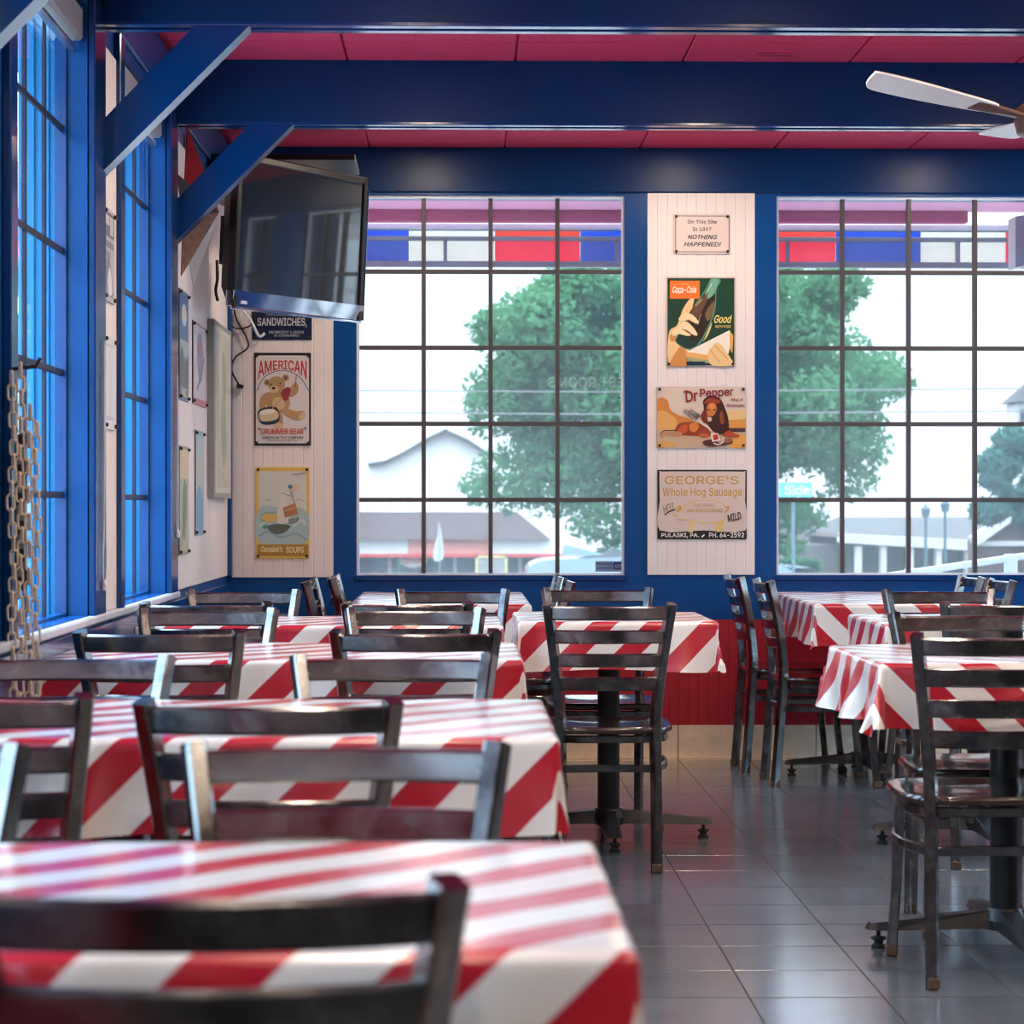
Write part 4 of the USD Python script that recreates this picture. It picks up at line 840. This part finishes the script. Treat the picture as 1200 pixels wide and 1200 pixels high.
# trees
def tree(name, label, x, y, zc, rx, rz, n, lm, clumps=46, seed=3, lobes=None, trunk=.3, leaf=.26):
    r = np.random.default_rng(seed); t = thing(name, label, 'tree', (x, y, gz(y)))
    base = gz(y); C = []
    while len(C) < clumps:
        p = r.uniform(-1, 1, 3); d = np.linalg.norm(p)
        if d < 1 and (d > .45 or r.random() < .3): C.append((p[0] * rx, p[1] * rx * .8, p[2] * rz, r.uniform(.10, .24) * rx))
    for l in (lobes or []): C.append(l)
    C = np.array(C); k = r.choice(len(C), n, p=C[:, 3] ** 2 / (C[:, 3] ** 2).sum())
    d = r.normal(size=(n, 3)); d /= np.linalg.norm(d, axis=1, keepdims=True)
    c = C[k, :3] + d * C[k, 3:4] * r.uniform(.55, 1.08, (n, 1)) * [1, 1, .8]
    a = r.normal(size=(n, 3)); a /= np.linalg.norm(a, axis=1, keepdims=True); b = np.cross(a, d + .3 * r.normal(size=(n, 3))); b /= np.linalg.norm(b, axis=1, keepdims=True) + 1e-9
    s = (leaf * r.uniform(.6, 1.2, (n, 1)))
    c[:, 2] += zc - base
    v = np.stack([c - a * s, c - b * s * .45, c + a * s, c + b * s * .45], 1).reshape(-1, 3)
    q = np.arange(n)[:, None] * 4
    f = np.vstack([q + [0, 1, 2], q + [0, 2, 3]])
    obj('foliage', (v, f), lm, t, kind='stuff')
    obj('trunk', tube(crom([(0, 0, 0), (.05, 0, (zc - base) * .35), (-.04, .05, (zc - base) * .7), (0, 0, zc - base + rz * .4)], 4), trunk, 8, up=(0, 1, 0)), 'bark', t, smooth=50)
    for j in range(7):
        e = C[r.integers(len(C)), :3] * .8
        obj('branch', tube([(0, 0, (zc - base) * .55 + j * .15), (e[0] * .5, e[1] * .5, (zc - base) + e[2] * .5 - .3), (e[0], e[1], zc - base + e[2])], trunk * .3, 5, up=(.1, 1, .2)), 'bark', t)
TY_ = 42.0; s_ = TY_ / 2709
tree('street_tree', 'large leafy green street tree seen through both back windows', at(805, TY_), TY_, hz(440, TY_), 3.6, 2.6, 80000, 'leaf_green', 120, 5,
     [((px - 805) * s_, dy, (440 - py) * s_, rr * 1.05) for px, py, rr, dy in ((575, 385, .42, 0), (600, 560, .75, .5), (560, 575, .35, 0), (700, 610, .55, -.5), (728, 640, .35, 0), (690, 350, .8, 0), (640, 340, .3, 0), (960, 370, .55, 0), (1030, 435, .5, .3), (1055, 450, .3, 0), (1000, 560, .5, .2), (940, 600, .5, 0), (925, 640, .3, 0), (1010, 520, .55, 0), (580, 480, .6, 0), (640, 470, .9, 0), (660, 560, .9, 0), (930, 450, .8, 0), (960, 520, .7, 0), (690, 430, .9, -.3))], leaf=.095)
tree('street_tree', 'smaller bluish street tree at the right edge of the right window', at(1215, 48), 48, hz(560, 48), 1.15, 1.0, 9000, 'leaf_blue', 22, 8, [((1175 - 1215) * 48 / 2709, 0, (560 - 545) * 48 / 2709, .45), ((1160 - 1215) * 48 / 2709, 0, -.7, .35), ((1190 - 1215) * 48 / 2709, 0, .75, .4)], .14, .11)
tree('street_tree', 'bluish green tree seen through the nearer left window', -8.2, 33, 3.4, 2.8, 2.2, 14000, 'leaf_blue', 30, 11, leaf=.13)
# storefront with shingle roof
Y1 = 60.0
sf = thing('storefront', 'low shop building with brown shingle roof and red white fascia across the road', 'building', (0, Y1, gz(Y1)))
g1 = gz(Y1)
def zz(py, Y): return hz(py, Y) - g1
obj('wall', bx(-8, 6.5, .4, 6, 0, zz(640, Y1)), 'outside_tan', sf)
obj('shop_window', bx(-7.6, 6.2, .32, .42, .3, zz(652, Y1)), 'shop_glass', sf)
for k in range(8): obj('mullion', bx(-7 + k * 1.7, -6.9 + k * 1.7, .25, .34, 0, zz(652, Y1)), 'outside_cream', sf)
obj('mullion', bx(at(466, Y1), at(469, Y1), .2, .3, 0, zz(652, Y1)), 'post_green', sf, label='green post')
for a, b, mt in ((-8, at(478, Y1), 'gable_white'), (at(478, Y1), at(573, Y1), 'sign_pink'), (at(573, Y1), 6.5, 'gable_white')):
    obj('fascia', bx(a, b, 0, .25, zz(649, Y1), zz(632, Y1)), mt, sf)
obj('fascia_stripe', bx(-8, 6.5, -.05, .2, zz(653, Y1), zz(649, Y1)), 'sign_red', sf)
rz0, rz1 = zz(632, Y1), hz(600, Y1 + 4) - g1
obj('roof', hull([(-8, -.3, rz0), (at(645, Y1), -.3, rz0), (-8, 4, rz1), (at(610, Y1), 4, rz1), (-8, 8, rz0), (at(645, Y1), 8, rz0)]), 'roof_shingle', sf)
os_ = thing('open_sign', 'oval white sign reading OPEN in the shop window across the road', 'sign', (at(484, Y1), Y1 + .27, hz(657, Y1)))
obj('oval', moved(lathe([(0, 0), (.24, 0), (.25, .02), (0, .03)], 24), rx=90).apply_scale([1.5, 1, .75]), 'outside_white', os_)
m = meshkit.text_mesh('OPEN', .16, .02, True); m.apply_translation([-m.bounds[:, 0].mean(), -.08, 0]); v = m.vertices.copy(); m.vertices = np.c_[v[:, 0], -.02 - v[:, 2], v[:, 1]]; m.invert()
obj('lettering', m, 'sign_red', os_)
ps = thing('yard_sign', 'yellow framed poster board in front of the shop across the road', 'sign', (at(576, 58), 58, gz(58)))
pz0, pz1 = hz(676, 58) - gz(58), hz(651, 58) - gz(58)
obj('panel', bx(-.36, .36, 0, .04, pz0, pz1), 'outside_cream', ps); obj('frame', cat_([bx(-.40, -.34, -.02, .05, pz0, pz1), bx(.34, .40, -.02, .05, pz0, pz1), bx(-.4, .4, -.02, .05, pz1 - .06, pz1)]), 'sign_yellow', ps)
obj('leg', bx(-.36, -.30, 0, .04, 0, pz0), 'sign_yellow', ps); obj('leg', bx(.30, .36, 0, .04, 0, pz0), 'sign_yellow', ps)
ff = thing('feather_flag', 'white feather flag on a pole in front of the shop across the road', 'flag', (at(514, 55), 55, gz(55)))
fz = lambda py: hz(py, 55) - gz(55)
obj('pole', tube([(.02, 0, 0), (.03, 0, fz(640)), (.0, 0, fz(612))], .015, 6, up=(0, 1, 0)), 'bright_metal', ff)
fp = blob([(.0, fz(612)), (.06, fz(622)), (.11, fz(640)), (.10, fz(655)), (-.10, fz(657)), (-.12, fz(645)), (-.03, fz(628))]); m = extr(fp, .02); v = m.vertices.copy(); m.vertices = np.c_[v[:, 0], v[:, 2], v[:, 1]]; m.invert(); obj('sail', m, 'outside_white', ff)
# white gabled building further back
gb = thing('gabled_building', 'white building with a swept dark roof edge above the shop roof', 'building', (0, 82, gz(82)))
G = lambda px, py: (at(px, 82), hz(py, 82) - gz(82))
gpts = [G(432, 545), G(452, 542), G(475, 531), G(500, 516), G(522, 505), G(548, 517), G(575, 535)]
poly = Polygon([(gpts[0][0], 0)] + gpts + [(gpts[-1][0], 0)]); m = extr(poly, 8); v = m.vertices.copy(); m.vertices = np.c_[v[:, 0], v[:, 2], v[:, 1]]; m.invert(); obj('wall', m, 'gable_white', gb)
obj('roof_edge', sweep([(x_, -.2, z_) for x_, z_ in gpts], rect(.12, .4), (0, 1, 0)), 'roof_grey', gb)
# car
def car(label, x, y, rz, L=4.4, Wd=1.75, hgt=1.42, deck=1.02, spoiler=False):
    t = thing('parked_car', label, 'car', (x, y, gz(y)), rz)
    prof = crom([(0, .35), (.02, .75), (.10, deck - .13), (.9, deck - .04), (L * .60, deck - .02), (L * .80, deck - .10), (L - .12, deck - .25), (L, .55), (L - .03, .3)], 5)
    p = Polygon(list(map(tuple, prof)) + [(L - .1, .22), (.08, .22)]).buffer(0)
    m = extr(p, Wd); v = m.vertices.copy(); m.vertices = np.c_[v[:, 0], v[:, 2] - Wd / 2, v[:, 1]]; m.invert(); obj('body', m, 'car_white', t, smooth=30)
    w = Wd / 2
    obj('cabin', hull([(.85, -w + .06, deck - .03), (.85, w - .06, deck - .03), (L * .66, -w + .06, deck - .04), (L * .66, w - .06, deck - .04), (1.45, -w + .22, hgt - .04), (1.45, w - .22, hgt - .04), (L * .50, -w + .22, hgt - .03), (L * .50, w - .22, hgt - .03)]), 'car_glass', t)
    obj('roof', hull([(1.40, -w + .2, hgt - .05), (1.4, w - .2, hgt - .05), (L * .52, -w + .2, hgt - .05), (L * .52, w - .2, hgt - .05), (1.7, -w + .28, hgt), (1.7, w - .28, hgt), (L * .47, -w + .28, hgt), (L * .47, w - .28, hgt)]), 'car_white', t)
    for xx in (.85, L - .85):
        for s in (-1, 1):
            wh = lathe([(0, -.1), (.28, -.1), (.32, -.07), (.32, .07), (.28, .1), (0, .1)], 20); obj('wheel', moved(wh, (xx, s * (w - .09), .32), rx=90), 'rubber', t, smooth=35)
    if spoiler: obj('spoiler', hull([(.55, -w + .1, deck - .01), (1.25, -w + .1, deck + .0), (.55, -w + .2, deck - .01), (1.25, -w + .2, deck), (.60, -w + .1, deck + .17), (.60, -w + .2, deck + .17), (.75, -w + .12, deck + .16)]), 'car_white', t)
    obj('lamp', bx(-.01, .06, -w + .05, -w + .4, .68, .82, .01), 'sign_red', t)
car('white car with a small tail fin parked side-on behind the security sticker', at(617, 36), 36.9, 0, 4.3, 1.75, 1.44, .45 - gz(36), True)
car('pale parked car whose roof shows at the lower left of the right window', at(1010, 46), 44, 180, 4.2)
# long building with columns
Y2 = 70.0; g2 = gz(Y2); z2 = lambda py, Y=Y2: hz(py, Y) - g2
ob = thing('arcade_building', 'long low building with grey roof and white columns beyond the right window', 'building', (0, Y2, g2))
A2 = lambda px, Y=Y2: at(px, Y)
obj('wall', bx(A2(955), A2(1260), 2.5, 6, 0, z2(640)), 'outside_tan', ob)
obj('roof', hull([(A2(985), -.3, z2(625)), (A2(1280), -.3, z2(640)), (A2(1015), 5, hz(606, Y2 + 5) - g2), (A2(1250), 5, hz(606, Y2 + 5) - g2), (A2(985), 7.4, z2(625)), (A2(1280), 7.4, z2(640))]), 'roof_grey', ob)
obj('fascia', hull([(A2(985), -.35, z2(626)), (A2(1280), -.35, z2(641)), (A2(985), -.35, z2(636)), (A2(1280), -.35, z2(654)), (A2(985), .1, z2(626)), (A2(1280), .1, z2(641)), (A2(985), .1, z2(636)), (A2(1280), .1, z2(654))]), 'outside_white', ob)
for px in (1007, 1036, 1068, 1101, 1136, 1170, 1204): obj('column', bx(A2(px - 3.2), A2(px + 3.2), -.25, .15, 0, z2(640)), 'outside_white', ob)
for px in (1020, 1052, 1085, 1150): obj('doorway', bx(A2(px - 5), A2(px + 5), 2.4, 2.55, 0, z2(648)), 'shop_glass', ob)
# house left in the right window
hs = thing('white_house', 'pale house with a bluish gable wall at the left of the right window', 'building', (0, 78, gz(78)))
q = lambda px, py, Y=78: (at(px, Y), hz(py, Y) - gz(Y))
m = extr(Polygon([q(880, 720), q(880, 600), q(915, 585), q(950, 606), q(950, 720)]), 6); v = m.vertices.copy(); m.vertices = np.c_[v[:, 0], v[:, 2], v[:, 1]]; m.invert(); obj('wall', m, 'outside_cream', hs)
obj('roof', sweep([(q(872, 607)[0], -.3, q(872, 605)[1]), (q(915, 583)[0], -.3, q(915, 583)[1]), (q(955, 608)[0], -.3, q(955, 608)[1])], rect(.25, .6), (0, 1, 0)), 'roof_grey', hs)
obj('side_wing', bx(q(950, 0)[0], q(985, 0)[0], .5, 5, 0, q(0, 628)[1]), 'outside_tan', hs); obj('wing_roof', hull([(q(948, 0)[0], 0, q(0, 628)[1]), (q(990, 0)[0], 0, q(0, 630)[1]), (q(952, 0)[0], 4, q(0, 608)[1]), (q(985, 0)[0], 4, q(0, 612)[1]), (q(948, 0)[0], 5, q(0, 628)[1]), (q(990, 0)[0], 5, q(0, 630)[1])]), 'roof_brown', hs)
obj('window', bx(q(947, 0)[0], q(956, 0)[0], -.05, .05, q(0, 662)[1], q(0, 640)[1]), 'shop_glass', hs)
# red gable building and tower, far right
rb = thing('gabled_hall', 'red brown walled hall with a white gable at the right edge of the right window', 'building', (0, 62, gz(62)))
q6 = lambda px, py, Y=62: (at(px, Y), hz(py, Y) - gz(Y))
m = extr(Polygon([q6(1148, 720), q6(1148, 630), q6(1200, 596), q6(1255, 630), q6(1255, 720)]), 1.2); v = m.vertices.copy(); m.vertices = np.c_[v[:, 0], v[:, 2], v[:, 1]]; m.invert(); obj('wall', m, 'roof_brown', rb)
obj('gable_trim', sweep([(q6(1140, 633)[0], -.2, q6(1140, 635)[1]), (q6(1200, 592)[0], -.2, q6(1200, 594)[1]), (q6(1262, 633)[0], -.2, q6(1262, 635)[1])], rect(.28, .5), (0, 1, 0)), 'outside_white', rb)
obj('band', bx(q6(1148, 0)[0], q6(1255, 0)[0], -.15, 0, q6(0, 640)[1], q6(0, 634)[1]), 'outside_white', rb)
tw = thing('clock_tower', 'white tower with a grey pyramid roof at the right edge of the right window', 'tower', (at(1214, 90), 90, gz(90)))
tz = lambda py: hz(py, 90) - gz(90)
obj('shaft', bx(-.85, .85, -.85, .85, 0, tz(473)), 'outside_white', tw); obj('roof', hull([(-1.05, -1.05, tz(472)), (1.05, -1.05, tz(472)), (1.05, 1.05, tz(472)), (-1.05, 1.05, tz(472)), (0, 0, tz(440))]), 'roof_grey', tw); obj('opening', bx(-.72, -.55, -.9, -.84, tz(495), tz(480)), 'shop_glass', tw)
# hedge, lamp posts, street sign, railing
hd = thing('clipped_hedge', 'low green hedge in front of the pale house', 'hedge', (at(938, 52), 52, gz(52))); hp = rng.uniform(-1, 1, (900, 3)) * [.42, .3, .30]; hp[:, 2] += hz(660, 52) - gz(52) - .25
a = rng.normal(size=(900, 3)) * .06; b = rng.normal(size=(900, 3)) * .06; q_ = np.arange(900)[:, None] * 4
obj('foliage', (np.stack([hp - a, hp - b, hp + a, hp + b], 1).reshape(-1, 3), np.vstack([q_ + [0, 1, 2], q_ + [0, 2, 3]])), 'hedge_leaf', hd, kind='stuff'); obj('core', bx(-.4, .4, -.26, .26, 0, hz(664, 52) - gz(52), .1), 'hedge_leaf', hd)
for lab, px, py in (('thin blue-grey lamp post before the arcade, left of two', 1087, 606), ('thin blue-grey lamp post before the arcade, right of two', 1110, 600)):
    t = thing('lamp_post', lab, 'lamp post', (at(px, 46), 46, gz(46))); h_ = hz(py, 46) - gz(46)
    obj('pole', lathe([(0, 0), (.09, 0), (.06, .4), (.035, .5), (.03, h_), (0, h_)], 12), 'lamp_post', t, smooth=35); obj('lantern', lathe([(0, h_), (.07, h_), (.10, h_ + .16), (.02, h_ + .24), (0, h_ + .3)], 12), 'lamp_post', t, smooth=35)
ss = thing('street_sign', 'teal street name sign in front of the big tree', 'sign', (at(931, 30), 30, gz(30)))
zs = hz(574, 30) - gz(30); obj('blade', bx(-.30, .24, -.01, .01, zs - .095, zs + .095, .004), 'sign_teal', ss); obj('pole', tube([(0, .03, 0), (0, .03, zs + .1)], .025, 8, up=(0, 1, 0)), 'lamp_post', ss)
m = meshkit.text_mesh('E Side', .12, .004, True); m.apply_translation([-m.bounds[:, 0].mean() - .02, -.06, 0]); v = m.vertices.copy(); m.vertices = np.c_[v[:, 0], -.011 - v[:, 2], zs + v[:, 1]]; m.invert(); obj('lettering', m, 'outside_white', ss)
rl = thing('ramp_railing', 'pale blue metal ramp railing low outside the right window', 'railing', (at(1070, 14), 14, gz(14))); r0 = hz(672, 14) - gz(14); r1 = hz(655, 14) - gz(14); dxr = at(1190, 14) - at(1070, 14)
obj('rail', sweep([(-.5, 0, r0 - .07), (dxr * 1.6, 0, r1 + .06)], rect(.06, .04, .008)), 'sill_white', rl); obj('rail', sweep([(-.5, 0, r0 - .22), (dxr * 1.6, 0, r1 - .09)], rect(.05, .03, .008)), 'sill_white', rl)
for xx in (0, dxr * .98): obj('post', bx(xx - .035, xx + .035, -.035, .035, 0, r0 + (r1 - r0) * xx / dxr + .03, .006), 'sill_white', rl)
# power lines
for lab, ya, yb, py0, py1 in (('upper of two power lines crossing the view of the back windows', 26, 26, 457, 452), ('lower of two power lines crossing the view of the back windows', 26, 26, 483, 479)):
    t = thing('power_line', lab, 'cable', (at(300, 26), 26, hz(py0, 26))); 
    obj('wire', tube(np.array([(0, 0, 0), (at(700, 26) - at(300, 26), 0, -.02), (at(1500, 26) - at(300, 26), 0, hz(py1, 26) - hz(py0, 26))]), .008, 5, up=(0, 1, 0)), 'wire', t)
